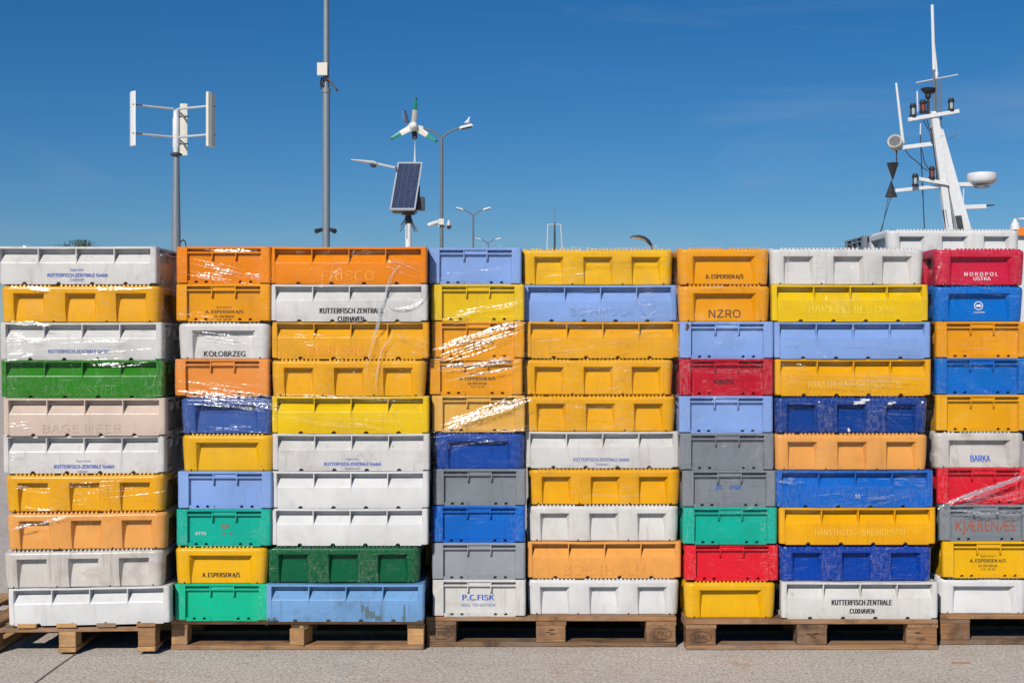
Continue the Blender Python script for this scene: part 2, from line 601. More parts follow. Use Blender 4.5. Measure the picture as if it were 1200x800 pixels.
# ------------------------------------------------------------------ fish boxes: two moulds
H = 0.1762
PITCH = 0.1766
def pl(pts):
    xs = [p[0] for p in pts]; ysv = [p[1] for p in pts]
    return lambda z: float(np.interp(z, xs, ysv))
const = lambda c: (lambda z: c)

class Mould:
    pass

def mould_shelf():
    """straight-sided box: shelf recess with ribs on the long side, framed panel on the short side"""
    m = Mould()
    m.lx, m.ly, m.rc, m.top = 0.745, 0.447, 0.014, H
    h = H
    base = 0.0025
    m.rows = [0, .0035, .0055, .0062, .0075, .0095, .011, .0118, .014, .0155, .1 * h, .103 * h, .3 * h, .555 * h, .575 * h, .6 * h, .68 * h, .81 * h, .825 * h, .835 * h, .865 * h, .873 * h, .938 * h, .945 * h, .955 * h, .985 * h, h]
    m.inset = pl([(0, 0.002), (.02, 0), (.985 * h, 0), (h, .0025)])
    W = m.lx
    rec = pl([(0, base), (.555 * h, base), (.575 * h, .003), (.825 * h, .036), (.938 * h, .036), (.945 * h, 0), (h, 0)])
    rib = pl([(0, base), (.555 * h, base), (.575 * h, .001), (h, .001)])
    colm = lambda z: .03 if z < .006 else 0.0
    def notch(c, br, hw0=.0105):
        hw = lambda z: max(.002, hw0 * (1 - z / .0125))
        nd = lambda z: .03 if z <= .0112 else br(z)
        br += 0 if False else 0
    f = []
    def edge(u, a, b, wd=.003):
        f.append((const(u), a)); f.append((const(u + wd), b))
    def addnotch(lst, c, surf, z1=.0112, z0=-1, hw0=.0105):
        zm = 0.0 if z0 < 0 else (z0 * .65 + z1 * .35)
        hw = lambda z: max(.0018, hw0 * math.sqrt(max(0.0, 1 - ((z - zm) / ((z1 - zm + .0006) if z > zm else (zm - z0 + .001))) ** 2)))
        nd = lambda z: .03 if z0 <= z <= z1 else surf(z)
        lst.append((lambda z: c - hw(z) - .0008, surf)); lst.append((lambda z: c - hw(z), nd))
        lst.append((lambda z: c + hw(z), nd)); lst.append((lambda z: c + hw(z) + .0008, surf))
    def addrib(lst, c, surf, rb):
        lst.append((const(c - .0035), surf)); lst.append((const(c - .0022), rb))
        lst.append((const(c + .0022), rb)); lst.append((const(c + .0035), surf))
    f.append((const(-W / 2 + m.rc), colm))
    f.append((const(-.466 * W), colm)); f.append((const(-.461 * W), rec))
    addnotch(f, -.316 * W, rec); addrib(f, -.23 * W, rec, rib); addnotch(f, -.106 * W, rec)
    addrib(f, .003 * W, rec, rib); addnotch(f, .1 * W, rec); addrib(f, .237 * W, rec, rib); addnotch(f, .306 * W, rec)
    f.append((const(.456 * W), rec)); f.append((const(.461 * W), colm))
    f.append((const(W / 2 - m.rc), colm))
    m.front = f
    S = m.ly
    pan = .019
    p_side = pl([(0, .006), (.1 * h, .006), (.103 * h, pan), (.81 * h, pan), (.825 * h, .004), (.865 * h, .004), (.873 * h, .026), (.938 * h, .026), (.945 * h, .002), (h, .002)])
    p_mid = pl([(0, .010), (.1 * h, .010), (.103 * h, pan), (.81 * h, pan), (.825 * h, .004), (.865 * h, .004), (.873 * h, .009), (.938 * h, .009), (.945 * h, .002), (h, .002)])
    rb = pl([(0, .006), (.1 * h, .006), (.103 * h, pan), (.6 * h, pan), (.68 * h, .004), (h, .002)])
    e = [(const(-S / 2 + m.rc), colm), (const(-.384 * S), colm), (const(-.376 * S), p_side)]
    addnotch(e, -.29 * S, p_side, .0155, .0062, .0080); addnotch(e, -.185 * S, p_side, .0155, .0062, .0080)
    e += [(const(-.122 * S - .0035), p_side), (const(-.122 * S - .0022), rb), (const(-.122 * S + .0022), rb), (const(-.122 * S + .0035), p_mid)]
    e += [(const(.126 * S - .0035), p_mid), (const(.126 * S - .0022), rb), (const(.126 * S + .0022), rb), (const(.126 * S + .0035), p_side)]
    addnotch(e, .175 * S, p_side, .0155, .0062, .0080); addnotch(e, .285 * S, p_side, .0155, .0062, .0080)
    e += [(const(.386 * S), p_side), (const(.394 * S), colm), (const(S / 2 - m.rc), colm)]
    m.side = e
    m.wear_front = lambda u, z: 0.35 if abs(u) > .455 * W or z > .95 * h else (0.22 if z < .57 * h else 0.05)
    m.wear_side = lambda u, z: 1.0 if abs(u) > .38 * S else (0.3 if z < .1 * h or z > .8 * h else 0.08)
    return m

def mould_pocket():
    """round-cornered box: toothed rim and tapering hand pockets"""
    m = Mould()
    m.lx, m.ly, m.rc, m.top = 0.735, 0.437, 0.040, H - .0065
    h = H
    t = m.top
    rr = .016
    arc = [t - rr + rr * math.sin(a) for a in np.linspace(0.25, math.pi / 2, 5)]
    m.rows = [0, .004, .008, .009, .15 * h, .35 * h, .55 * h, .70 * h, .735 * h, .755 * h, .77 * h, .84 * h, t - rr] + arc
    ins = [(0, .012), (.004, .008), (.3 * h, .004), (.8 * h, 0), (t - rr, 0)] + [(t - rr + rr * math.sin(a), rr - rr * math.cos(a)) for a in np.linspace(0.25, math.pi / 2, 5)]
    m.inset = pl(ins)
    zero = const(0.0)
    dep = pl([(0, .009), (.15 * h, .013), (.70 * h, .034), (.735 * h, .033), (.755 * h, .006), (.77 * h, 0), (h, 0)])
    lip = pl([(0, .001), (.755 * h, .002), (.77 * h, 0), (h, 0)])
    def pocket(lst, c, hw, wall):
        k = lambda z: wall * max(dep(min(z, .70 * h)) / .034, .2)
        cv = lambda z: max(0.0, (.35 * h - z)) * .05
        lst.append((lambda z: c - hw - .002 + cv(z), zero)); lst.append((lambda z: c - hw + cv(z) + .002, lip))
        lst.append((lambda z: c - hw + cv(z) + k(z), dep)); lst.append((lambda z: c - hw * .4, dep))
        lst.append((lambda z: c + hw * .4, dep)); lst.append((lambda z: c + hw - cv(z) - k(z), dep))
        lst.append((lambda z: c + hw - cv(z) - .002, lip)); lst.append((lambda z: c + hw + .002 - cv(z), zero))
    def mark(lst, c):
        nd = lambda z: .02 if z <= .0082 else 0.0
        for du, d in ((-.0036, zero), (-.0024, nd), (.0024, nd), (.0036, zero)):
            lst.append((const(c + du), d))
    W, S = m.lx, m.ly
    f = [(const(-W / 2 + m.rc), zero)]
    mark(f, -.436 * W)
    pocket(f, -.318 * W, .072, .019); mark(f, -.165 * W); pocket(f, 0.004 * W, .072, .019); mark(f, .166 * W); pocket(f, .320 * W, .072, .019)
    mark(f, .436 * W)
    f.append((const(W / 2 - m.rc), zero))
    m.front = f
    e = [(const(-S / 2 + m.rc), zero)]
    mark(e, -.392 * S)
    pocket(e, 0, .342 * S, .022)
    mark(e, .392 * S)
    e.append((const(S / 2 - m.rc), zero))
    m.side = e
    m.wear_front = lambda u, z: (0.85 if abs(abs(u) - .16 * W) < .05 and z < .8 * h else 0.5) if (z > .8 * h or abs(abs(u) - .16 * W) < .05 or abs(u) > .43 * W) else 0.05
    m.wear_side = lambda u, z: 0.6 if (z > .8 * h or abs(u) > .38 * S) else 0.05
    return m

def build_mould(m, name, var=0):
    vr = random.Random(100 + var)
    verts, wear = [], []
    cnt = None
    for z in m.rows:
        i0 = m.inset(z)
        ring, wr = [], []
        hx, hy, rc = m.lx / 2, m.ly / 2, m.rc
        def corner(cx, cy, a0):
            for k in range(1, 6):
                a = a0 + (math.pi / 2) * k / 6
                r_ = rc - i0
                qx, qy = cx + r_ * math.cos(a), cy + r_ * math.sin(a)
                if name == 'shelf' and z < .006:
                    qx -= math.copysign(.03, cx); qy -= math.copysign(.03, cy)
                ring.append((qx, qy, z)); wr.append(1.0 if name == 'pocket' else 0.7)
        for uf, df in m.front:
            u = uf(z); ring.append((u, -hy + i0 + df(z), z)); wr.append(m.wear_front(u, z))
        corner(hx - rc, -hy + rc, -math.pi / 2)
        for uf, df in m.side:
            u = uf(z); ring.append((hx - i0 - df(z), u, z)); wr.append(m.wear_side(u, z))
        corner(hx - rc, hy - rc, 0)
        for uf, df in m.front:
            u = uf(z); ring.append((-u, hy - i0 - df(z), z)); wr.append(m.wear_front(u, z))
        corner(-hx + rc, hy - rc, math.pi / 2)
        for uf, df in m.side:
            u = uf(z); ring.append((-hx + i0 + df(z), -u, z)); wr.append(m.wear_side(u, z))
        corner(-hx + rc, -hy + rc, math.pi)
        cnt = len(ring)
        verts += ring; wear += wr
    faces = []
    nr = len(m.rows)
    for i in range(nr - 1):
        for k in range(cnt):
            faces.append((i * cnt + k, i * cnt + (k + 1) % cnt, (i + 1) * cnt + (k + 1) % cnt, (i + 1) * cnt + k))
    # rim, inner walls, floor
    top0 = (nr - 1) * cnt
    t_in = .040 if name == 'shelf' else .030
    for z in (m.top, .012):
        for k in range(cnt):
            x, y, _ = verts[top0 + k]
            verts.append((x * (1 - t_in / (m.lx / 2)), y * (1 - t_in / (m.ly / 2)), z)); wear.append(.2)
    for i in (nr - 1, nr):
        for k in range(cnt):
            faces.append((i * cnt + k, i * cnt + (k + 1) % cnt, (i + 1) * cnt + (k + 1) % cnt, (i + 1) * cnt + k))
    faces.append(tuple((nr + 1) * cnt + k for k in range(cnt)))
    faces.append(tuple(range(cnt))[::-1])
    # walls bulge and rims sag a little, differently in each copy of the mould
    a = [vr.uniform(-1, 1) for _ in range(12)]
    fx, fy = vr.uniform(6, 11), vr.uniform(7, 13)
    wv = []
    for (x, y, z) in verts:
        t = z / H
        bx = .0013 * (a[0] * math.sin(fx * x + 3 * a[1]) + .6 * a[2] * math.sin(2.3 * fx * x + 9 * z / H)) * t
        by = .0022 * (a[3] * math.sin(fy * y + 3 * a[4]) + .6 * a[5] * math.sin(2.1 * fy * y + 7 * z / H)) * t
        sag = -(.0012 + .0018 * abs(a[6])) * max(0, math.cos(math.pi * x / m.lx)) * max(0, t - .8) * 5 * (1 if abs(y) > m.ly * .4 else .3)
        sag += .0009 * a[7] * math.sin(19 * x + 5 * a[8]) * max(0, t - .85) * 6.6
        bulge = .0014 * (a[9] * .5 + .1) * math.cos(math.pi * x / m.lx) * math.sin(math.pi * min(t, 1))
        wv.append((x + by + math.copysign(.001 * a[10], x) * t, y + bx - math.copysign(bulge if abs(y) > m.ly * .4 else 0, y) * -1, z + sag))
    verts = wv
    me = bpy.data.meshes.new('fish_box_' + name)
    me.from_pydata(verts, [], faces)
    me.update()
    at = me.attributes.new('wear', 'FLOAT', 'POINT')
    at.data.foreach_set('value', wear)
    me.polygons.foreach_set('use_smooth', [True] * len(me.polygons))
    me.set_sharp_from_angle(angle=R(32))
    me.materials.append(None)
    return me

MOULD = {'L': mould_shelf(), 'P': mould_pocket()}
NV = 7
BODY = {'L': [build_mould(MOULD['L'], 'shelf', k) for k in range(NV)], 'P': [build_mould(MOULD['P'], 'pocket', 50 + k) for k in range(NV)]}

def teeth_mesh(var=0):
    vr = random.Random(var)
    m = MOULD['P']
    b = MB()
    t = m.top
    def run(n, half, fn):
        for k in range(n):
            u = -half + (k + .5) * 2 * half / n
            if vr.random() < .05: continue
            b.add(*fn(u + vr.uniform(-.001, .001)))
    def prism(o, du, dn):
        # tooth: wider at the foot, leaning back from the face
        pts = []
        for (uu, nn, zz) in ((-.0062, .006, t - .009), (.0062, .006, t - .009), (.0062, .026, t - .004), (-.0062, .026, t - .004),
                             (-.0038, .010, H - .0002), (.0038, .010, H - .0002), (.0038, .024, H - .0002), (-.0038, .024, H - .0002)):
            pts.append((o[0] + du[0] * uu + dn[0] * nn, o[1] + du[1] * uu + dn[1] * nn, zz))
        return pts, [(3, 2, 1, 0), (4, 5, 6, 7), (0, 1, 5, 4), (1, 2, 6, 5), (2, 3, 7, 6), (3, 0, 4, 7)]
    hx, hy = m.lx / 2, m.ly / 2
    run(34, hx - .045, lambda u: prism((u, -hy), (1, 0), (0, 1)))
    run(34, hx - .045, lambda u: prism((-u, hy), (-1, 0), (0, -1)))
    run(18, hy - .045, lambda u: prism((hx, u), (0, 1), (-1, 0)))
    run(18, hy - .045, lambda u: prism((-hx, -u), (0, -1), (1, 0)))
    me = b.mesh('rim_teeth')
    at = me.attributes.new('wear', 'FLOAT', 'POINT')
    at.data.foreach_set('value', [0.4] * len(me.vertices))
    me.materials.append(None)
    return me
TEETH = [teeth_mesh(k) for k in range(5)]

def depth_at(kind, u, z):
    m = MOULD['L' if kind in 'LE' else 'P']
    br = m.front if kind in 'LP' else m.side
    us = np.array([uf(z) for uf, _ in br]); ds = [df(z) for _, df in br]
    return float(np.interp(u, us, ds)) + m.inset(z)

FULL = {'L': (.745, .447), 'P': (.735, .437), 'E': (.447, .745), 'Q': (.437, .735)}

import os
FONT = None
try:
    FONT = bpy.data.fonts.load(os.path.join(bpy.utils.system_resource('DATAFILES'), 'fonts', 'Noto Sans CJK Regular.woff2'))
except Exception:
    FONT = None

def text_mesh(body, bold=0.0):
    c = bpy.data.curves.new('lettering', 'FONT')
    c.body = body
    if FONT is not None and not any(ch in body for ch in 'ŁÆØ'): c.font = FONT
    c.align_x = 'LEFT'
    c.resolution_u = 3
    c.offset = bold
    o = bpy.data.objects.new('lettering', c)
    me = bpy.data.meshes.new_from_object(o)
    v = np.array([q.co[:] for q in me.vertices])
    f = [tuple(p.vertices) for p in me.polygons]
    bpy.data.objects.remove(o)
    bpy.data.curves.remove(c)
    bpy.data.meshes.remove(me)
    if len(v) == 0:
        return None, None
    mn, mx = v.min(0), v.max(0)
    v = (v - mn) / np.maximum(mx - mn, 1e-6)
    return v, f

def lettering(box, kind, D, zb, xc, items):
    """items: (text, x0, x1, y0, y1, ink, bold) in photo pixels; laid on the front face of the box"""
    fw, fd = FULL[kind]
    for it in items:
        txt, x0, x1, y0, y1, ik = it[:6]
        bold = it[6] if len(it) > 6 else 0.012
        v, f = text_mesh(txt, 0.0)
        if v is None: continue
        nv = len(v)
        copies = [(0, 0)] if bold < .01 else [(-.14, 0), (.14, .0003)] if y1 - y0 < 5.2 else [(-.22, 0), (.22, .0003)] if bold < .018 else [(-.32, 0), (0, .0003), (.32, .0006)]
        f = [tuple(i + c * nv for i in q) for c in range(len(copies)) for q in f]
        pts = []
        for q, (dx, lift) in ((q, c) for c in copies for q in v):
            p = P(x0 + dx + q[0] * (x1 - x0), y1 + q[1] * (y0 - y1), D)
            u, z = p.x - xc, p.z - zb
            d = depth_at(kind, u, min(max(z, 0), H))
            pts.append((u, -fd / 2 + d - .0020 - lift, z))
        me = bpy.data.meshes.new('lettering')
        me.from_pydata(pts, [], f)
        me.update()
        me.materials.append(INK[ik])
        o = bpy.data.objects.new('lettering', me)
        col.objects.link(o)
        o.parent = box
        o['kind'] = 'stuff'

def fish_box(kind, ck, loc, yaw, label, group):
    e = empty('fish_box', loc, label, 'fish box', group)
    e.rotation_euler = (0, 0, yaw)
    mk = 'L' if kind in 'LE' else 'P'
    b = bpy.data.objects.new('body', random.choice(BODY[mk]))
    col.objects.link(b)
    b.parent = e
    flip = random.random() < 0.5
    b.rotation_euler = (0, 0, (R(90) if kind in 'EQ' else 0))
    b.material_slots[0].link = 'OBJECT'
    b.material_slots[0].material = plm(ck)
    if mk == 'P':
        t = bpy.data.objects.new('rim_teeth', random.choice(TEETH))
        col.objects.link(t)
        t.parent = e
        t.rotation_euler = b.rotation_euler
        t['kind'] = 'stuff'
        t.material_slots[0].link = 'OBJECT'
        t.material_slots[0].material = plm(ck)
    return e

# columns: name, front depth, base height, anchor side, rows (kind, colour, anchor pixel)
ESP = lambda x0, x1, y0, ik='black': None
COLS = [
 ('leftmost stack', 6.335, .140, 'R', [
   ('L', 'white', 183.5), ('P', 'amber', 187), ('L', 'white', 190), ('L', 'green', 191), ('L', 'beige', 193.5), ('L', 'white', 193),
   ('P', 'amber', 192.5), ('P', 'peach', 194), ('P', 'dirty', 191), ('L', 'clean', 200)]),
 ('second stack from left', 6.405, .144, 'L', [
   ('E', 'orange', 205.8), ('E', 'tanger', 206), ('Q', 'white', 207.5), ('E', 'salmon', 204.2), ('Q', 'steel', 210.6), ('Q', 'golden', 212),
   ('E', 'peri', 208.4), ('E', 'teal', 206), ('Q', 'golden', 204), ('E', 'mint', 204.5)]),
 ('third stack from left', 6.42, .144, 'L', [
   ('L', 'orange', 315.6), ('L', 'white', 316.8), ('L', 'ochre', 318.4), ('P', 'amber', 317), ('L', 'yellow', 318.4), ('L', 'white', 319.2),
   ('L', 'clean', 318), ('L', 'clean', 317), ('P', 'forest', 311), ('L', 'sky', 312)]),
 ('fourth stack from left', 6.50, .146, 'L', [
   ('E', 'peri', 501.6), ('E', 'yellow', 505), ('E', 'tanger', 505), ('E', 'tanger', 502.6), ('E', 'sand', 505.5), ('Q', 'royal', 508),
   ('E', 'slate', 507.6), ('E', 'blue', 505.8), ('E', 'grey', 506), ('E', 'white', 507)]),
 ('fifth stack from left', 6.54, .146, 'L', [
   ('P', 'golden', 611.2), ('L', 'peri', 613), ('L', 'ochre', 615.4), ('P', 'amber', 611.2), ('P', 'amber', 613.6), ('L', 'white', 615),
   ('P', 'amber', 619.4), ('P', 'white', 618), ('L', 'peach', 617.2), ('P', 'clean', 618)]),
 ('sixth stack from left', 6.46, .144, 'L', [
   ('Q', 'tanger', 795), ('Q', 'tanger', 795.2), ('E', 'peri', 797), ('E', 'crimson', 797), ('E', 'peri', 796), ('E', 'slate', 797),
   ('E', 'slate', 800), ('E', 'teal', 800.6), ('E', 'red', 803), ('Q', 'golden', 802)]),
 ('seventh stack from left', 6.46, .144, 'L', [
   ('P', 'white', 902.8), ('L', 'yellow', 904.8), ('L', 'peri', 907.6), ('L', 'amber', 908.2), ('P', 'navy', 907.6), ('P', 'peach', 907.6),
   ('L', 'worn', 910.2), ('L', 'amber', 913.2), ('P', 'cobalt', 913.4), ('L', 'white', 916)]),
 ('rightmost stack', 6.55, .146, 'L', [
   ('Q', 'rose', 1096), ('Q', 'azure', 1095), ('E', 'tanger', 1097.5), ('E', 'azure', 1096.5), ('E', 'amber', 1097), ('Q', 'dirty', 1095),
   ('E', 'red', 1098.5), ('E', 'slate', 1101), ('E', 'golden', 1105), ('Q', 'clean', 1100)]),
]
RANK = ['topmost', 'second from top', 'third from top', 'fourth from top', 'fifth from top', 'sixth from top',
        'seventh from top', 'third from bottom', 'second from bottom', 'lowest']
KGB = 'KUTTERFISCH-ZENTRALE GmbH'
def esp(x0, x1, y0, y1, ik='black', small='fadedblack'):
    wd, c, dy = x1 - x0, (x0 + x1) / 2, y1 - y0
    return [('Ejendom', c - wd * .20, c + wd * .20, y0 - dy * .95, y0 - dy * .3, small, 0.0),
            ('A. ESPERSEN A/S', x0, x1, y0, y1, ik, .02),
            ('DK 3700 RØNNE', c - wd * .26, c + wd * .26, y1 + dy * .35, y1 + dy * .95, small, 0.0),
            ('TLF. 95 95', c - wd * .2, c + wd * .2, y1 + dy * 1.2, y1 + dy * 1.7, small, 0.0)]
TEXT = {
 (0, 0): [('Eigentum', 82.5, 97.5, 314.4, 318.4, 'blue', 0), (KGB, 56, 125, 320, 324.4, 'strongblue', .02), ('Cuxhaven', 82, 98, 325.6, 329, 'blue', 0)],
 (0, 2): [(KGB, 57, 127, 409.2, 413.6, 'fadedblue', .02)],
 (0, 3): [('EL.AL. JESSTED', 54, 136, 451.5, 463, 'green', 0.0)],
 (0, 4): [('BAGE HEER', 50, 141, 497, 507, 'dimbe', -.005)],
 (0, 5): [('Eigentum', 90, 106, 538.6, 541.8, 'fadedblue', 0), (KGB, 64, 133, 544, 548.6, 'blue', .02), ('Cuxhaven', 91, 102, 550.4, 553.6, 'fadedblue', 0)],
 (1, 1): esp(240, 284, 363, 367.6, 'fadedblack'),
 (1, 2): [('KOŁOBRZEG', 238, 286.5, 411.2, 417.6, 'black', .016)],
 (1, 7): [('6775', 228, 240, 623.4, 627, 'white', .02), ('BP', 258, 267, 614, 620, 'rust', 0), ('H  7', 258, 271, 624, 627, 'rust', 0)],
 (1, 8): [('A. ESPERSEN A/S', 236, 280, 671, 677.6, 'black', .012)],
 (2, 0): [('FRISCO', 377, 439, 317, 329, 'rubor', -.01)],
 (2, 2): [('BORNHOLM', 361, 452, 405, 417, 'rubor', -.012)],
 (2, 1): [('KUTTERFISCH ZENTRALE', 375, 449, 360.8, 367, 'black', .02), ('CUXHAVEN', 396, 426.5, 370.6, 376.6, 'black', .02)],
 (2, 5): [('Eigentum', 406, 420, 536.2, 539.4, 'blue', 0), (KGB, 380, 446, 541.2, 545.4, 'blue', .02), ('Cuxhaven', 404, 421, 547, 550, 'fadedblue', 0)],
 (3, 2): esp(534, 578, 399.4, 404.2),
 (3, 3): esp(538, 580, 441.4, 446.2),
 (3, 9): [('P.C.FISK', 542, 579, 697, 703.6, 'strongblue', .022), ('BOX 21 - 7730 HANSTHOLM', 541, 580, 707.6, 711, 'fadedblue', 0)],
 (4, 1): [('BO HMOLA', 668, 742, 361, 370, 'dimbl', -.005)],
 (4, 5): [(KGB, 672, 737, 536, 540.2, 'fadedblue', .02), ('Cuxhaven', 698, 712, 542, 545, 'fadedblue', 0)],
 (4, 8): [('BORNHOLM', 660, 756, 661, 674, 'dimor', -.012)],
 (5, 0): [('A. ESPERSEN A/S', 828, 872, 321, 327.2, 'black', .012)],
 (5, 1): [('NZRO', 831, 868.6, 362.6, 372, 'black', 0.0)],
 (5, 3): [('NORDPOL', 837, 862, 444.4, 450, 'darkred', .02)],
 (5, 6): [('JTL', 838.5, 848, 568.4, 574, 'strongblue', .01), ('FISK', 857, 870, 568.4, 574, 'strongblue', .01)],
 (6, 1): [('HAMMERERES-HOJ', 948, 1046, 358, 367, 'rubye', .02)],
 (6, 3): [('HANSTHOLM FISKEINDUSTRI', 947, 1056, 446, 455.6, 'rubam', .006)],
 (6, 6): [('SS', 1002, 1008, 579, 583.5, 'white', 0)],
 (6, 7): [('HANSTHOLM FISKEINDUSTRI', 955, 1060, 619, 627, 'rubam', .006)],
 (6, 9): [('KUTTERFISCH ZENTRALE', 975, 1045, 702.4, 708.6, 'black', .02), ('CUXHAVEN', 996, 1024.6, 712.8, 718.4, 'black', .02)],
 (7, 0): [('N O R D P O L', 1131.6, 1171, 318.6, 323.2, 'white', .012), ('USTKA', 1142, 1162, 324.2, 328.4, 'white', .012)],
 (7, 5): [('BARKA', 1139, 1162, 533.6, 541, 'strongblue', .012)],
 (7, 7): [('KJÆRENÆS', 1121, 1191, 610, 626.6, 'rust', -.008)],
 (7, 8): esp(1138, 1180, 655, 660),
}
NOTE = {(0, 0): 'with blue print', (0, 2): 'with faded blue print', (0, 3): 'with scraped raised lettering', (0, 5): 'with blue print', (1, 1): 'with faded print',
        (1, 2): 'with black print', (1, 8): 'with black print', (2, 0): 'with raised lettering', (2, 1): 'with black print', (2, 5): 'with blue print', (3, 2): 'with black print',
        (3, 3): 'with black print', (3, 9): 'with blue print', (4, 5): 'with faded blue print', (4, 8): 'with raised lettering', (5, 0): 'with black print', (5, 1): 'with four large letters',
        (5, 3): 'with dark print', (5, 6): 'with blue print', (6, 9): 'with black print', (7, 0): 'with white print', (7, 1): 'with round white emblem', (7, 5): 'with blue print',
        (7, 7): 'with brushed red letters', (7, 8): 'with black print'}
BOX = {}
SAG = [0, 0, 0, .05, .1, .2, .35, .6, .9, 1.15]   # the leftmost stack leans where its pallet has sunk
for ci, (cname, D, z0, side, rows) in enumerate(COLS):
    for ri, (kind, ck, px) in enumerate(rows):
        dj = random.uniform(-.012, .012)
        if (ci, ri) == (2, 9): dj = -.03
        if (ci, ri) == (2, 8): dj = .0
        d = D + dj
        fw, fd = FULL[kind]
        xe = (px - 600) * d / F
        if ci == 0: fw *= 1.016
        xc = xe - fw / 2 if side == 'R' else xe + fw / 2
        zb = z0 + (9 - ri) * PITCH
        yaw = R(random.uniform(-.35, .35))
        note = NOTE.get((ci, ri), '')
        view = 'end-on fish box' if kind in 'EQ' else 'long fish box'
        lab = f"{COL[ck][0]} {view}{' ' + note if note else ''}, {RANK[ri]}, {cname}"
        e = fish_box(kind, ck, (xc, d + fd / 2, zb), yaw, lab, 'stacked fish boxes')
        if ci == 0:
            e.scale = (1.016, 1, 1)
            e.rotation_euler.y = R(-SAG[ri])
        BOX[(ci, ri)] = (e, kind, d, zb, xc)
        if (ci, ri) in TEXT:
            lettering(e, kind, d, zb, xc, TEXT[(ci, ri)])

# round emblem on the azure box: ring, hull and wave line
e, kind, d, zb, xc = BOX[(7, 1)]
eb = MB()
def on_face(px, py, lift=.0012):
    p = P(px, py, d)
    u, z = p.x - xc, p.z - zb
    return (u, -FULL[kind][1] / 2 + depth_at(kind, u, z) - lift - .0012, z)
N = 28
ring = []
for k in range(N):
    a = 2 * math.pi * k / N
    ring += [on_face(1149 + 5.2 * math.cos(a), 358 + 5.2 * math.sin(a)), on_face(1149 + 4.2 * math.cos(a), 358 + 4.2 * math.sin(a))]
eb.add(ring, [(2 * k, 2 * k + 1, (2 * k + 3) % (2 * N), (2 * k + 2) % (2 * N)) for k in range(N)])
eb.add([on_face(1145.6, 358.2), on_face(1147.4, 356.6), on_face(1150.8, 356.4), on_face(1152.4, 358.2), on_face(1151.6, 359.4), on_face(1146.4, 359.4)], [(0, 1, 2, 3, 4, 5)])
eb.add([on_face(1143, 365.4), on_face(1156, 365.4), on_face(1156, 366.2), on_face(1143, 366.2)], [(0, 1, 2, 3)])
me = eb.mesh('emblem')
me.materials.append(INK['white'])
o = bpy.data.objects.new('emblem', me); col.objects.link(o); o.parent = e

# paint splashes on the navy box and grease on the light blue one, as marks on their faces
def splash(key, blobs, mat, name='paint_splash'):
    e, kind, d_, zb_, xc_ = BOX[key]
    b = MB()
    for (px, py, rx, ry) in blobs:
        n = 14
        pts = []
        for k in range(n):
            a = 2 * math.pi * k / n
            q = random.uniform(.55, 1.15)
            p = P(px + rx * q * math.cos(a), py + ry * q * math.sin(a), d_)
            u, z = p.x - xc_, min(max(p.z - zb_, .001), H - .008)
            pts.append((u, -FULL[kind][1] / 2 + depth_at(kind, u, z) - .0022, z))
        b.add(pts, [tuple(range(n))])
    me = b.mesh(name)
    me.materials.append(mat)
    o = bpy.data.objects.new(name, me); col.objects.link(o); o.parent = e
    o['kind'] = 'stuff'
splash((6, 4), [(1008, 471, 8, 2.2), (1014, 468.5, 7, 1.6), (1003, 473, 3, 1.5), (1043, 473, 3.4, 2.6), (1048, 471.5, 3, 1.2), (996, 504, 1.6, 2.8), (1081, 471, 1.6, 2), (960, 471, 1.6, 1)], INK['white'])
splash((2, 9), [(430, 716, 3, 8), (436, 720, 5, 6), (443, 724, 4, 4), (474, 718, 1.4, 10), (473.5, 724, 2, 5), (425, 712, 2, 5)], ink('grease_dark', (92, 112, 116), 0.74), 'grease_stain')
splash((5, 2), [(805.5, 384, 2.6, 4.4), (805.5, 381, 2, 2.4)], ink('rust_stain', (96, 58, 48), 0.45), 'rust_stain')

# boxes of a second row, seen only where they rise above the front row
def rear_stack(kind, ck, xc, D, n, toplabel):
    fw, fd = FULL[kind]
    for k in range(n):
        top = k == n - 1
        lab = toplabel if top else HID
        cks = ck if top else ['white', 'peri', 'amber', 'grey'][k % 4]
        fish_box(kind, cks, (xc, D + fd / 2, .146 + k * PITCH), R(random.uniform(-.4, .4)), lab, 'fish boxes of the second row' if top else 'fish boxes hidden behind the front row')
HID = 'fish box standing hidden behind the front row of stacks'
hid_cols = ['amber', 'white', 'peri', 'grey', 'orange', 'white', 'amber']
for ci in (0, 2, 4, 6):
    for ri in range(10):
        e0, kind, d0, zb0, xc0 = BOX[(ci, ri)]
        fish_box('L', random.choice(hid_cols), (xc0 + random.uniform(-.01, .01) + (.01 if ci else 0), d0 + .447 * 1.5 + .03, zb0), R(random.uniform(-.3, .3)), HID, 'fish boxes hidden behind the front row')
rear_stack('P', 'clean', 2.094 + .3675, 7.55, 11, 'white long fish box rising behind the raspberry red box of the rightmost stack')
rear_stack('L', 'slate', 2.075 + .3725, 8.02, 11, 'dark grey fish box peeking out left of the white rear box')

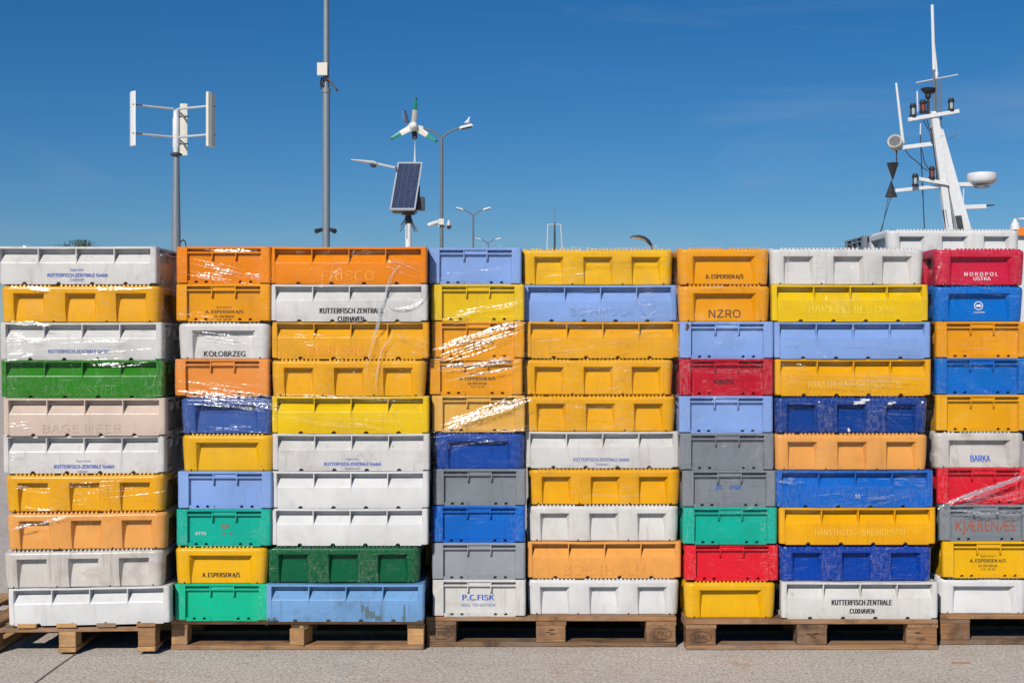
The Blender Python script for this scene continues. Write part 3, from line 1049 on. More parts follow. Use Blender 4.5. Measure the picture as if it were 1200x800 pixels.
# ------------------------------------------------------------------ pallets
def pallet(name_label, cx, D, ztop, style, yaw=0.0, mats=('mid', 'fresh'), length=1.2, depth=.8, stamps=()):
    e = empty('wooden_pallet', (cx, D, 0), name_label, 'pallet', 'wooden pallets under the boxes')
    e.rotation_euler = (0, 0, yaw)
    def piece(nm, c, size, mat, rz=0, along='x'):
        b = MB()
        # grain along local x
        sx, sy, sz = size
        jit = lambda: random.uniform(-.0012, .0012)
        b.box((0, 0, 0), (sx + jit(), sy + jit(), sz - .0006) if along == 'x' else (sy, sx, sz - .0006))
        me = b.mesh(nm)
        me.materials.append(WOOD[mat])
        o = bpy.data.objects.new(nm, me)
        col.objects.link(o)
        o.parent = e
        o.location = c
        o.rotation_euler = (0, 0, rz + (0 if along == 'x' else R(90)))
        bm_bevel(o)
        return o
    blocks = []
    mt = lambda: random.choice(mats)
    t = .022
    z = ztop
    if style in ('euro', 'slim'):
        bw = .145 if style == 'euro' else .080
        for (y, wd) in ((.0725, .145), (.225, .10), (.40, .145), (.575, .10), (.7275, .145)):
            piece('deck_board', (random.uniform(-.002, .002), y, z - t / 2), (length, wd, t), mt())
        xs = (-length / 2 + bw / 2, 0.01 if style == 'slim' else 0, length / 2 - bw / 2)
        for x in xs:
            piece('stringer_board', (x, depth / 2 + .001, z - t * 1.5), (bw, depth - .006, t), mt(), along='y')
        for yi, (y, wd) in enumerate(((.05, .10), (.40, .145), (.75, .10))):
            piece('bottom_board', (0, y, t / 2 + .001), (length, wd, t), mt())
            for xi, x in enumerate(xs):
                hb = z - 3 * t
                rz = 0
                yy = y + .002
                if style == 'slim' and yi == 0 and xi == 1: rz, yy = R(-17), y - .004
                if style == 'euro' and yi == 0 and xi == 2 and mats[0] == 'old': rz = R(-7)
                blk = piece('block', (x + random.uniform(-.002, .002), yy, t + hb / 2 + .001), (bw - .004, wd - .004, hb), 'chip' if style == 'euro' and random.random() < .5 else mt(), rz)
                if yi == 0: blocks.append((blk, wd - .004))
    else:
        # seen from its end: deck boards run away from the camera
        pitch = (length - .085) / 6
        for k in range(7):
            piece('deck_board', (-length / 2 + .0425 + k * pitch, depth / 2, z - t / 2), (.085 + random.uniform(-.008, .014), depth, t), mt(), along='y')
        for y in (.06, .40, .74):
            piece('stringer_board', (0, y, z - t * 1.5), (length, .10, t), mt())
        for xi in range(4):
            x = -length / 2 + .0425 + xi * (length - .085) / 3
            piece('bottom_board', (x, depth / 2, t / 2 + .001), (.085, depth, t), mt(), along='y')
            for y in (.055, .40, .745):
                hb = z - 3 * t
                blk = piece('block', (x, y, t + hb / 2 + .001), (.080, .09, hb), mt())
    for (bi, txt, tw, ik) in stamps:
        blk, wd = blocks[bi]
        yf = -wd / 2 - .0011
        b = MB()
        if txt:
            v, f = text_mesh(txt, 0.0)
            b.add([((q[0] - .5) * tw, yf, (q[1] - .5) * .024) for q in v], f)
            n = 26
            pts = []
            for k in range(n):
                a = 2 * math.pi * k / n
                pts += [(.051 * math.cos(a), yf, .0275 * math.sin(a)), (.048 * math.cos(a), yf, .0245 * math.sin(a))]
            b.add(pts, [(2 * k, 2 * k + 1, (2 * k + 3) % (2 * n), (2 * k + 2) % (2 * n)) for k in range(n)])
        else:
            for k in range(5):
                x, zz = random.uniform(-.02, .02), random.uniform(-.018, .018)
                b.add([(x - .012, yf, zz), (x + .012, yf, zz + .002), (x + .012, yf, zz + .006), (x - .012, yf, zz + .004)], [(0, 1, 2, 3)])
        me = b.mesh('stamp')
        me.materials.append(INK[ik])
        o = bpy.data.objects.new('stamp', me); col.objects.link(o); o.parent = blk
    return e

def bm_bevel(o):
    md = o.modifiers.new('edge', 'BEVEL')
    md.width = .0025
    md.segments = 1

def pxc(x, D): return (x - 600) * D / F
pt1 = pallet('pale pallet seen from its end under the leftmost stack', pxc(182, 6.34) - .6, 6.34, .138, 'end', 0, ('mid', 'fresh'))
pt1.rotation_euler.y = R(-.7)
pt1.location.z = .0075
pallet('pale pallet with narrow blocks, one twisted, under the green and light blue boxes', pxc(348.5, 6.44), 6.44, .144, 'slim', R(.1), ('fresh', 'fresh', 'mid'))
pallet('brown pallet with clear oval stamps under the middle stacks', pxc(646, 6.50), 6.50, .146, 'euro', R(-.2), ('mid', 'mid', 'old'),
       stamps=((0, 'EPAL', .072, 'burn'), (1, '', 0, 'burn'), (2, 'EPAL', .072, 'burn')))
pallet('dark weathered pallet under the sixth and seventh stacks', pxc(951, 6.46), 6.44, .144, 'euro', R(.5), ('old', 'old', 'mid'),
       stamps=((0, 'EPAL', .066, 'burn'), (1, '', 0, 'burn'), (2, '', 0, 'burn')))
pallet('weathered pallet cut by the right edge under the rightmost stack', pxc(1102, 6.55) + .60, 6.55, .146, 'euro', R(.3), ('old', 'mid'))
pe = pallet('pallet hidden behind the rightmost stack under the second row', 2.6, 7.52, .146, 'euro', 0, ('old', 'mid'))
pe2 = pallet('pallet hidden at the back of the second row', 2.6, 8.36, .146, 'euro', 0, ('old', 'mid'))
for px_, where in ((142, 'leftmost pallet'), (404, 'pallet with narrow blocks'), (668, 'pallet with clear oval stamps'), (946, 'dark weathered pallet')):
    pallet('pallet in the dark behind the ' + where, pxc(px_, 7.42), 7.36, .144, 'euro', R(random.uniform(-.5, .5)), ('old', 'mid'))

# ------------------------------------------------------------------ stretch film
def film_sheet(parent, x0, x1, D, y_top, y_bot, depth=.79, off=.007):
    """one loop of film round the stack; rows sag and pull a little"""
    z1 = P(0, y_top, D).z
    z0 = P(0, y_bot, D).z
    xl, xr = pxc(x0, D), pxc(x1, D)
    path = []
    r_ = .02
    yb = D + depth
    yf = D - off
    nfront = max(8, int((xr - xl) / .03))
    for k in range(9): path.append((xl, yb + (yf + r_ - yb) * k / 8, -1, 0))
    for a in (30, 60): path.append((xl + r_ - r_ * math.cos(R(a)), yf + r_ - r_ * math.sin(R(a)), -.7, -.7))
    for k in range(nfront + 1): path.append((xl + r_ + (xr - xl - 2 * r_) * k / nfront, yf, 0, -1))
    for a in (60, 30): path.append((xr - r_ + r_ * math.cos(R(a)), yf + r_ - r_ * math.sin(R(a)), .7, -.7))
    for k in range(9): path.append((xr, yf + r_ + (yb - yf - r_) * k / 8, 1, 0))
    nz_ = max(6, int((z1 - z0) / .022))
    b = MB()
    vv, ff = [], []
    ph = random.uniform(0, 9)
    for j in range(nz_ + 1):
        z = z0 + (z1 - z0) * j / nz_
        for i, (x, y, nx, ny) in enumerate(path):
            s_ = i * .03
            dz = 0
            if j == 0: dz = .02 * math.sin(s_ * 5 + ph) + .012 * math.sin(s_ * 17)
            if j == nz_: dz = .006 * math.sin(s_ * 11 + ph) + random.uniform(-.003, .004)
            a = .0022 * math.sin(s_ * 9 + z * 34 + ph) + .0016 * math.sin(s_ * 21 - z * 57) + random.uniform(-.0008, .0008)
            vv.append((x + nx * a, y + ny * a, z + dz))
    n = len(path)
    for j in range(nz_):
        for i in range(n - 1):
            ff.append((j * n + i, j * n + i + 1, (j + 1) * n + i + 1, (j + 1) * n + i))
    b.add(vv, ff)
    o = b.build('film_sheet', FILM, parent, smooth=True, angle=180)
    return o

def pleats(parent, D, lst, off=.0125):
    b = MB()
    for (x0, y0, x1, y1, n, spread, wd) in lst:
        for k in range(int(n * 1.9)):
            t0 = random.uniform(-.02, .7)
            t1 = min(1.02, t0 + random.uniform(.18, .55))
            oy = random.gauss(0, spread)
            oy2 = oy * random.uniform(.4, 1.2)
            m_ = 14
            L_, R_, C_ = [], [], []
            w0 = wd * random.choice((.18, .22, .28, .34, .42, .75, 1.3)) * D / F
            ph = random.uniform(0, 6)
            for i in range(m_ + 1):
                t = t0 + (t1 - t0) * i / m_
                px = x0 + (x1 - x0) * t
                py = y0 + (y1 - y0) * t + oy * (1 - t) + oy2 * t + .5 * math.sin(t * 9 + ph)
                ww = w0 * math.sin(math.pi * (i + .15) / (m_ + .3)) * random.uniform(.6, 1.3)
                p = P(px, py, D - off)
                L_.append((p.x, p.y, p.z - ww)); R_.append((p.x, p.y, p.z + ww)); C_.append((p.x, p.y - ww * .34, p.z - ww * .2))
            v = L_ + C_ + R_
            q = m_ + 1
            b.add(v, [(i, i + 1, q + i + 1, q + i) for i in range(m_)] + [(q + i, q + i + 1, 2 * q + i + 1, 2 * q + i) for i in range(m_)])
    return tag(b.build('pleats', PLEAT, parent), 'bright folds and creases in the film', kind='stuff')

def crumple(parent, px, py, D, rx, ry, n=26, name='loose_film'):
    """a scrap of film bunched up, many small tilted facets"""
    c = P(px, py, D)
    b = MB()
    s_ = D / F
    for k in range(n):
        p = c + Vector((random.gauss(0, rx * .45) * s_, random.uniform(-.03, .05), abs(random.gauss(0, ry * .55)) * s_))
        a = Vector((random.uniform(-1, 1), random.uniform(-1, 1), random.uniform(-.5, .5))).normalized() * random.uniform(1.2, 4) * s_
        d_ = Vector((random.uniform(-.5, .5), random.uniform(-.6, .6), random.uniform(.2, 1))).normalized() * random.uniform(.6, 1.9) * s_
        b.add([p - a, p + d_, p + a, p - d_ * .7], [(0, 1, 2), (0, 2, 3)])
    return tag(b.build(name, PLEAT, parent), 'loose bunched film', kind='stuff')

def film_rope(parent, pts, D, r_=1.6):
    """film pulled into a strand: several flat twisted folds side by side"""
    P3 = [P(x, y, D - .012) for x, y in pts]
    fine = []
    for i in range(len(P3) - 1):
        for k in range(5):
            fine.append(P3[i].lerp(P3[i + 1], k / 5))
    fine.append(P3[-1])
    for _ in range(3):
        fine = [fine[0]] + [(fine[i - 1] + fine[i] * 2 + fine[i + 1]) / 4 for i in range(1, len(fine) - 1)] + [fine[-1]]
    b = MB()
    u = D / F
    n = len(fine)
    for s in range(9):
        ph, fr = random.uniform(0, 6.3), random.uniform(.15, .4)
        i0 = random.randint(0, max(0, n // 3)); i1 = random.randint(min(n - 4, n * 2 // 3), n - 1)
        L_, C_, R_ = [], [], []
        for i in range(i0, i1 + 1):
            p = fine[i]
            t = (fine[min(i + 1, n - 1)] - fine[max(i - 1, 0)]).normalized()
            sd = Vector((t.z, 0, -t.x))
            c = p + sd * r_ * .75 * u * math.sin(i * fr + ph) + sd * random.gauss(0, .12) * r_ * u + Vector((0, -.001 * s * .3, 0))
            w_ = r_ * u * random.uniform(.08, .34) * math.sin(math.pi * (i - i0 + .3) / (i1 - i0 + .6)) ** .5
            k = random.uniform(.2, .7)
            L_.append(c - sd * w_); R_.append(c + sd * w_); C_.append(c + Vector((0, -w_ * k, 0)))
        m_ = len(L_)
        b.add(L_ + C_ + R_, [(i, i + 1, m_ + i + 1, m_ + i) for i in range(m_ - 1)] + [(m_ + i, m_ + i + 1, 2 * m_ + i + 1, 2 * m_ + i) for i in range(m_ - 1)])
    return tag(b.build('film_strand', ROPE, parent), 'film pulled into a thin strand', kind='stuff')

FG = 'clear stretch film round the stacks'
f1 = empty('stretch_film', (pxc(95, 6.33), 6.32, .30), 'clear crinkled stretch film wrapped round the upper boxes of the leftmost stack', 'stretch film', FG)
film_sheet(f1, -20, 196, 6.322, 291, 652, .14)
pleats(f1, 6.322, [(0, 336, 60, 340, 5, 2, 1.0), (5, 400, 60, 396, 7, 6, .9), (0, 420, 40, 415, 4, 4, .8), (10, 378, 60, 382, 4, 2, .8), (15, 570, 60, 574, 5, 2, 1.0), (15, 595, 60, 597, 5, 2, .9),
                   (14, 619, 84, 605, 6, 1.2, 1.6), (110, 340, 180, 338, 6, 2, .7), (60, 408, 180, 404, 6, 9, .45), (0, 505, 40, 500, 4, 6, .8), (6, 536, 22, 534, 6, 6, .8), (100, 427, 190, 425, 5, 1.5, .9), (60, 580, 190, 572, 6, 8, .4)])
crumple(f1, 30, 290, 6.3, 14, 2, 12)
crumple(f1, 178, 292, 6.3, 8, 6, 16)
f2 = empty('stretch_film', (pxc(350, 6.43), 6.42, .5), 'clear stretch film with twisted strand on the second and third stacks', 'stretch film', FG)
film_sheet(f2, 201, 505, 6.415, 292, 560, .14)
pleats(f2, 6.415, [(216, 306, 318, 330, 9, 4, 1.3), (215, 318, 300, 334, 6, 3, 1.2), (238, 293, 300, 294, 6, 1, 1.6), (205, 364, 260, 372, 4, 4, .7), (215, 390, 318, 402, 6, 4, .8), (207, 448, 322, 464, 10, 4, 1.3),
                   (205, 462, 330, 472, 12, 4, 1.3), (230, 468, 330, 482, 8, 3, 1.4), (316, 462, 505, 468, 9, 2.5, .8), (330, 483, 500, 500, 7, 7, .6), (330, 398, 380, 400, 5, 5, .8), (460, 395, 505, 410, 6, 6, .8), (440, 300, 500, 320, 8, 8, .7),
                   (212, 500, 318, 505, 5, 5, .5)])
crumple(f2, 262, 293, 6.43, 30, 1.2, 16)
crumple(f2, 461, 309, 6.40, 12, 6, 30, 'bunched_film')
film_rope(f2, [(478, 300), (468, 310), (459, 322), (455, 338), (449, 352), (444, 366), (443, 380), (438, 396), (435, 412), (431, 428), (430, 448)], 6.415, 2.2)
film_rope(f2, [(502, 332), (498, 350), (488, 358), (472, 362), (458, 361), (450, 352)], 6.415, 1.8)
film_rope(f2, [(462, 388), (456, 398), (447, 410), (443, 430), (440, 452), (440, 461)], 6.415, .9)
crumple(f2, 446, 372, 6.40, 8, 12, 26, 'bunched_film')
f3 = empty('stretch_film', (pxc(650, 6.5), 6.49, .6), 'clear stretch film with bright slanting creases on the middle two stacks', 'stretch film', FG)
film_sheet(f3, 499, 800, 6.485, 289, 560, .14)
pleats(f3, 6.485, [(508, 408, 614, 378, 16, 3, 1.7), (512, 420, 616, 386, 8, 4, 1.2), (510, 432, 612, 420, 16, 3, 1.6), (512, 450, 612, 428, 8, 4, 1.0), (514, 502, 622, 466, 16, 4, 1.8), (520, 494, 624, 470, 8, 3, 1.6),
                   (516, 372, 618, 352, 9, 4, .8), (520, 318, 606, 316, 4, 2, .8), (515, 520, 600, 514, 8, 3, 1.0), (508, 512, 514, 545, 5, 3, .6), (620, 330, 700, 318, 6, 6, .6), (700, 440, 790, 420, 5, 8, .5), (640, 370, 790, 352, 8, 6, .5), (620, 410, 790, 392, 8, 8, .5),
                   (610, 292, 790, 291, 8, 1.5, .8), (640, 580, 790, 574, 6, 8, .4)])
crumple(f3, 572, 290, 6.55, 26, 5, 46)
crumple(f3, 760, 291, 6.55, 16, 5, 30)
crumple(f3, 782, 312, 6.47, 4, 14, 16)
film_rope(f3, [(741, 338), (746, 350), (752, 358), (760, 357), (766, 354)], 6.485, .9)
f4 = empty('stretch_film', (pxc(940, 6.46), 6.45, .6), 'thin clear stretch film with level creases on the sixth and seventh stacks', 'stretch film', FG)
film_sheet(f4, 791, 1095, 6.445, 288, 600, .14)
pleats(f4, 6.445, [(800, 440, 905, 436, 8, 5, .5), (905, 350, 1085, 345, 8, 8, .5), (912, 398, 1088, 410, 8, 6, .5), (910, 430, 950, 434, 6, 3, 1.6), (915, 440, 1085, 446, 9, 5, .7), (912, 480, 1085, 490, 6, 10, .5), (800, 560, 908, 562, 8, 9, .35),
                   (912, 562, 945, 566, 6, 2, 1.8), (1045, 562, 1088, 566, 9, 4, 1.1), (930, 590, 1085, 575, 9, 8, .6), (800, 332, 906, 335, 5, 4, .5), (905, 320, 1080, 322, 7, 9, .35), (980, 600, 1090, 572, 6, 3, .6)])
crumple(f4, 812, 290, 6.5, 10, 3, 12)
f5 = empty('stretch_film', (pxc(1150, 6.55), 6.54, .8), 'clear stretch film ending in a tight band on the rightmost stack', 'stretch film', FG)
film_sheet(f5, 1090, 1212, 6.535, 292, 600, .4)
pleats(f5, 6.535, [(1100, 592, 1205, 556, 22, 1.0, 2.4), (1104, 594, 1205, 575, 12, 4, 1.2), (1104, 596, 1210, 600, 10, 3, 1.5), (1100, 400, 1200, 404, 6, 8, .6), (1098, 360, 1108, 400, 6, 4, .6), (1098, 452, 1110, 462, 8, 5, .8), (1094, 330, 1106, 300, 6, 3, .9), (1110, 428, 1200, 432, 6, 4, .5), (1110, 330, 1200, 340, 6, 8, .4)])
film_rope(f5, [(1098, 599), (1106, 593), (1120, 587), (1140, 579), (1165, 570), (1185, 563), (1212, 552)], 6.535, 2.6)
crumple(f5, 1104, 598, 6.52, 8, 5, 24)
film_rope(f5, [(1100, 598), (1125, 597), (1150, 602), (1175, 600), (1212, 603)], 6.535, 1.8)

# curved glossy strip standing out of the film on top of fifth stack from left
c0 = P(764, 290, 6.62)
st = empty('plastic_strip', c0, 'curved black strip with painted gold highlight sticking up from the film above the golden box', 'strip')
sp = [(764, 292), (763, 287), (759.5, 282.6), (755, 279.4), (749, 277.8), (743, 277.6), (738.5, 278)]
b = MB()
pts = [P(x, y, 6.62) for x, y in sp]
b.tube(pts, [.006, .007, .0095, .0105, .0105, .009, .003], 12, 0.55)
b.build('outer_strip', M['black'], st, smooth=True)
b = MB()  # highlight along the dark curve, put in as a gold-coloured sliver
b.tube([P(x, y, 6.606) for x, y in [(758, 283), (754, 280.6), (749, 279.2), (743, 278.8), (740, 278.6)]], [.003, .006, .0075, .0065, .003], 10, .6)
b.build('gold_highlight', simple('painted_gold_glint', (222, 190, 140), 0.25, 0.5), st, smooth=True)

# bits on the ground
b = MB()
pc = P(1126, 777, F * HC / (777 - HY))
b.box((pc.x, pc.y, .004), (.085, .009, .006), Matrix.Rotation(R(4), 3, 'Z'))
tag(b.build('wood_splinter', simple('splinter_wood', (176, 128, 96), 0.8), origin=(pc.x, pc.y, 0)), 'small reddish wood splinter lying on the concrete before the rightmost pallets', 'splinter')
e_, k_, d_, zb_, xc_ = BOX[(2, 9)]
p0 = P(317, 727, d_ - .012)
b = MB()
b.tube([P(312, 732, d_ - .010), P(316, 728.5, d_ - .016), P(319, 727, d_ - .018), P(323, 723.5, d_ - .012)], [.004, .006, .006, .004], 8)
b.tube([P(314, 724, d_ - .012), P(317, 727.5, d_ - .020), P(318.5, 730, d_ - .016)], [.003, .005, .003], 8)
b.tube([P(316, 729.5, d_ - .012), P(321, 729, d_ - .020), P(323, 726.5, d_ - .012)], [.003, .005, .003], 8)
tag(b.build('rope_knot', M['black'], origin=p0, smooth=True), 'black knotted strap at the lower left corner of the light blue box', 'strap')

# ------------------------------------------------------------------ vertical axis wind turbine, left
D = 27.0
base = Vector((pxc(206.5, D), D, 0))
T = empty('vertical_wind_turbine', base, 'white three bladed vertical wind turbine on a grey post behind the leftmost stacks', 'wind turbine')
b = MB()
topz = P(0, 182, D).z
b.lathe(base, [(.105, 0), (.098, 1.5), (.090, 3.4), (.062, topz)], 20)
b.lathe(base, [(.17, 0), (.17, .02), (.1, .021)], 20)
b.build('post', M['galv'], T, smooth=True)
b = MB()
b.lathe(base + Vector((0, 0, topz)), [(.075, -.02), (.12, .0), (.12, .03), (.07, .05), (.05, .06)], 20)
b.build('flange', M['dark'], T, smooth=True)
zh = P(0, 186, D).z
zt = P(0, 129, D).z
b = MB()
b.lathe(base, [(.04, zh), (.055, zh + .10), (.06, zh + .2), (.07, zh + .23), (.07, zt - .18), (.058, zt - .15), (.056, zt - .02), (.03, zt)], 20)
b.build('generator', M['wpaint'], T, smooth=True)
rad = .865
zc = (P(0, 144, D).z)
for k, ang in enumerate((214, -26, 94)):
    a = R(ang)
    dr = Vector((math.cos(a), math.sin(a), 0))
    tg = Vector((-math.sin(a), math.cos(a), 0))
    m3 = Matrix((dr, tg, Vector((0, 0, 1)))).transposed()
    b = MB()
    # blade: a thin aerofoil plate
    prof = [(-.02, -.13), (.030, -.12), (.042, -.03), (.024, .08), (0, .13), (-.024, .08), (-.034, -.03)] if k < 2 else [(-.012, -.075), (.018, -.07), (.022, -.02), (.012, .045), (0, .075), (-.012, .045), (-.016, -.02)]
    n = len(prof)
    cc = base + dr * rad + Vector((0, 0, zc))
    vs_ = []
    for zz in (-.53, .53):
        for (u, t_) in prof:
            vs_.append(cc + dr * u + tg * t_ + Vector((0, 0, zz)))
    b.add(vs_, [(i, (i + 1) % n, n + (i + 1) % n, n + i) for i in range(n)] + [tuple(range(n))[::-1], tuple(range(n, 2 * n))])
    bl = b.build('blade', M['wpaint' if k == 0 else 'cream'], T)
    for zz in (-.29, .27):
        b = MB()
        b.tube([base + Vector((0, 0, zc + zz)) + dr * .05, base + Vector((0, 0, zc + zz)) + dr * (rad - .01)], .024, 8)
        b.build('arm', M['gpaint'], T, smooth=True)
        b = MB()
        b.box(cc + Vector((0, 0, zz)), (.06, .19, .02), m3)
        b.build('clamp', M['dark'], bl)
b = MB()
b.tube([P(211, 284, D), P(215, 281, D), P(217.5, 284, D), P(218, 293, D)], [.012, .02, .014, .01], 8)
b.build('cable_bracket', M['dark'], T, smooth=True)

# ------------------------------------------------------------------ tall grey pole with antenna box
D = 27.0
base = Vector((pxc(382.3, D), D, 0))
T = empty('mast_pole', base, 'tall grey pole with beige antenna box, running out of the top of the picture', 'pole')
b = MB()
zj = P(0, 106, D).z
b.lathe(base, [(.16, 0), (.16, .02), (.075, .021), (.074, zj - .05), (.074, zj)], 18)
b.build('lower_tube', M['galv'], T, smooth=True)
b = MB()
b.lathe(base, [(.062, zj), (.060, zj + 1), (.052, 9.6), (.01, 9.62)], 18)
b.build('upper_tube', M['galv'], T, smooth=True)
b = MB()
b.lathe(base, [(.078, zj - .06), (.088, zj - .05), (.088, zj + .02), (.066, zj + .05)], 18)
b.build('collar', M['galv'], T, smooth=True)
pa = P(379, 83, D)
b = MB()
b.box(pa + Vector((0, -.15, 0)), (.2, .07, .25))
ab = b.build('antenna_box', M['cream'], T); bm_bevel(ab)
b = MB()
b.box(P(389, 98, D) + Vector((0, .02, 0)), (.04, .3, .32), Matrix.Rotation(R(-38), 3, 'Y'))
b.build('bracket_panel', M['dark'], T)
b = MB()
b.tube([P(377, 91, D), P(375.6, 97, D), P(377, 104, D), P(380, 108, D)], .016, 8)
b.tube([P(380, 91, D) + Vector((0, -.1, 0)), P(378.4, 100, D) + Vector((0, -.1, 0)), P(381, 106, D)], .014, 8)
b.build('cable', M['black'], T, smooth=True)
for sgn in (-1, 1):
    b = MB()
    b.tube([P(382.3, 270.5, D), P(382.3 + sgn * 6, 270, D)], .02, 8)
    b.tube([P(382.3 + sgn * 5, 269, D), P(382.3 + sgn * 11, 271.5, D) + Vector((0, -.12, 0))], [.035, .05], 10)
    b.build('floodlight', M['black'], T, smooth=True)

# ------------------------------------------------------------------ lamp with wind turbine and solar panel
D = 31.8
base = Vector((pxc(478.5, D), D, 0))
T = empty('solar_street_lamp', base, 'street lamp with solar panel and three bladed wind turbine with green tips', 'street lamp')
b = MB()
b.lathe(base, [(.16, 0), (.16, .02), (.072, .021), (.070, P(0, 250, D).z), (.05, P(0, 240, D).z)], 18)
b.build('lower_post', M['wpaint'], T, smooth=True)
xo = Vector((pxc(483, D) - base.x, 0, 0))
b = MB()
b.tube([base + Vector((.0, .0, P(0, 248, D).z)), base + xo + Vector((0.02, .42, P(0, 225, D).z)), base + xo + Vector((.02, .62, P(0, 192, D).z)), base + xo + Vector((.02, .62, P(0, 158, D).z))], [.05, .042, .042, .036], 14)
b.build('upper_post', M['gpaint'], T, smooth=True)
# panel: tilted back, corners read from the photo, built on a plane leaning away
tl, tr_, br_, bl_ = P(466, 190.5, D + .25), P(495, 190.5, D + .45), P(486.5, 246, D - .28), P(456.5, 246, D - .48)
nrm = (tr_ - tl).cross(bl_ - tl).normalized()
if nrm.y > 0: nrm = -nrm
def panel_pt(u, v, lift=0.0):
    return tl.lerp(tr_, u).lerp(bl_.lerp(br_, u), v) + nrm * lift
def slab(b, u0, u1, v0, v1, l0, l1):
    vs_ = [panel_pt(u, v, l) for l in (l0, l1) for (u, v) in ((u0, v0), (u1, v0), (u1, v1), (u0, v1))]
    b.add(vs_, [(3, 2, 1, 0), (4, 5, 6, 7), (0, 1, 5, 4), (1, 2, 6, 5), (2, 3, 7, 6), (3, 0, 4, 7)])
b = MB(); slab(b, .02, .98, .01, .99, -.035, 0.0)
pan = b.build('solar_panel', simple('panel_backing', (128, 146, 172), 0.4), T)
b = MB()
slab(b, 0, .055, 0, 1, -.04, .018); slab(b, .945, 1, 0, 1, -.04, .018); slab(b, .055, .945, 0, .03, -.04, .018); slab(b, .055, .945, .97, 1, -.04, .018)
b.build('panel_frame', M['alu'], pan)
for i in range(4):
    for j in range(9):
        b = MB()
        u0, v0 = .06 + i * .2205, .036 + j * .1031
        slab(b, u0 + .006, u0 + .2145, v0 + .003, v0 + .100, .001, .006)
        b.build('cell', M['cell'], pan)
b = MB()
b.box(P(490, 239, D + .25), (.30, .35, .30))
bx = b.build('battery_box', M['dark'], T); bm_bevel(bx)
b = MB()
b.box(P(474, 248, D), (.55, .5, .05))
b.tube([P(480, 250, D), P(479, 246, D)], .06, 10)
b.tube([P(490.5, 233, D + .2), P(490.8, 218, D + .2)], .03, 8)
b.build('bracket', M['black'], T)
b = MB()
b.lathe(base + Vector((0, 0, P(0, 262, D).z)), [(.075, 0), (.085, .1), (.07, .2), (.16, .205), (.16, .23), (.06, .24)], 14)
b.build('collar', M['black'], T, smooth=True)
for (xx, dy) in ((466, -.1), (468.5, .2), (488, .15), (491.5, -.12), (472, -.3), (485, .3)):
    b = MB()
    b.tube([P(478.5, 252, D), P(xx, 270.5, D) + Vector((0, dy, 0))], .013, 6)
    b.build('spike', M['galvd'], T, smooth=True)
# lamp arm and head
b = MB()
b.tube([P(484, 201, D + .6), P(470, 198, D + .5), P(462, 196.4, D), P(441, 191.8, D)], [.032, .032, .032, .03], 10)
b.build('lamp_arm', M['gpaint'], T, smooth=True)
b = MB()
b.tube([P(442, 192.4, D), P(437.5, 190.6, D), P(433, 190.3, D), P(420, 188.4, D), P(411.5, 187.4, D)], [.06, .085, .075, .05, .03], 12, .6)
b.build('lamp_head', M['gpaint'], T, smooth=True)
b = MB()
b.tube([P(441, 193.6, D), P(437, 193, D), P(433.5, 191.6, D)], [.05, .075, .03], 12)
b.build('lamp_joint', M['dark'], T, smooth=True)
# turbine on top
hub = P(484.5, 148, D + .45)
b = MB()
ax = Vector((.35, -1, .03)).normalized()
b.tube([hub - ax * -.16, hub + ax * .10, hub, hub - ax * .25, hub - ax * .42], [.03, .08, .115, .10, .04], 14)
b.build('nacelle', M['wpaint'], T, smooth=True)
b = MB()
b.tube([base + xo + Vector((.02, .62, P(0, 158, D).z)), hub + Vector((0, .2, -.05))], [.06, .07], 12)
b.build('yaw_neck', M['dark'], T, smooth=True)
b = MB()
b.tube([hub - ax * .40, P(478, 144, D + 1.1)], .018, 8)
tail = [P(478.5, 145, D + 1.1), P(475, 144.5, D + 1.15), P(473, 131, D + 1.2), P(474.5, 129.5, D + 1.2), P(476.5, 136, D + 1.15)]
th = Vector((0.03, .02, 0))
b.add([q - th for q in tail] + [q + th for q in tail], [tuple(range(5)), tuple(range(5, 10))[::-1]] + [(i, (i + 1) % 5, 5 + (i + 1) % 5, 5 + i) for i in range(5)])
b.build('tail_fin', M['fin'], T)
for (tx, ty) in ((487.6, 114.8), (458, 163), (512.2, 166)):
    tip = P(tx, ty, D + .4)
    dv = tip - hub
    side = dv.cross(ax).normalized()
    def seg(t0, t1, w0, w1):
        b = MB()
        ring = []
        for t, w_ in ((t0, w0), ((t0 + t1) / 2, (w0 + w1) / 2), (t1, w1)):
            c = hub + dv * t
            tw = Matrix.Rotation(R(28 * (1 - t)), 3, dv.normalized())
            sd = tw @ side
            nn = tw @ ax
            ring += [c + sd * w_, c + nn * .02, c - sd * w_, c - nn * .02]
        b.add(ring, [(r_ * 4 + k, r_ * 4 + (k + 1) % 4, r_ * 4 + 4 + (k + 1) % 4, r_ * 4 + 4 + k) for r_ in range(2) for k in range(4)] + [(3, 2, 1, 0), (8, 9, 10, 11)])
        return b
    bl = seg(.12, .57, .075, .062).build('blade', M['cream'], T, smooth=True, angle=60)
    seg(.572, .94, .060, .036).build('blade_band', M['green'], bl, smooth=True, angle=60)
    seg(.942, 1.0, .036, .03).build('blade_tip', M['greend'], bl)

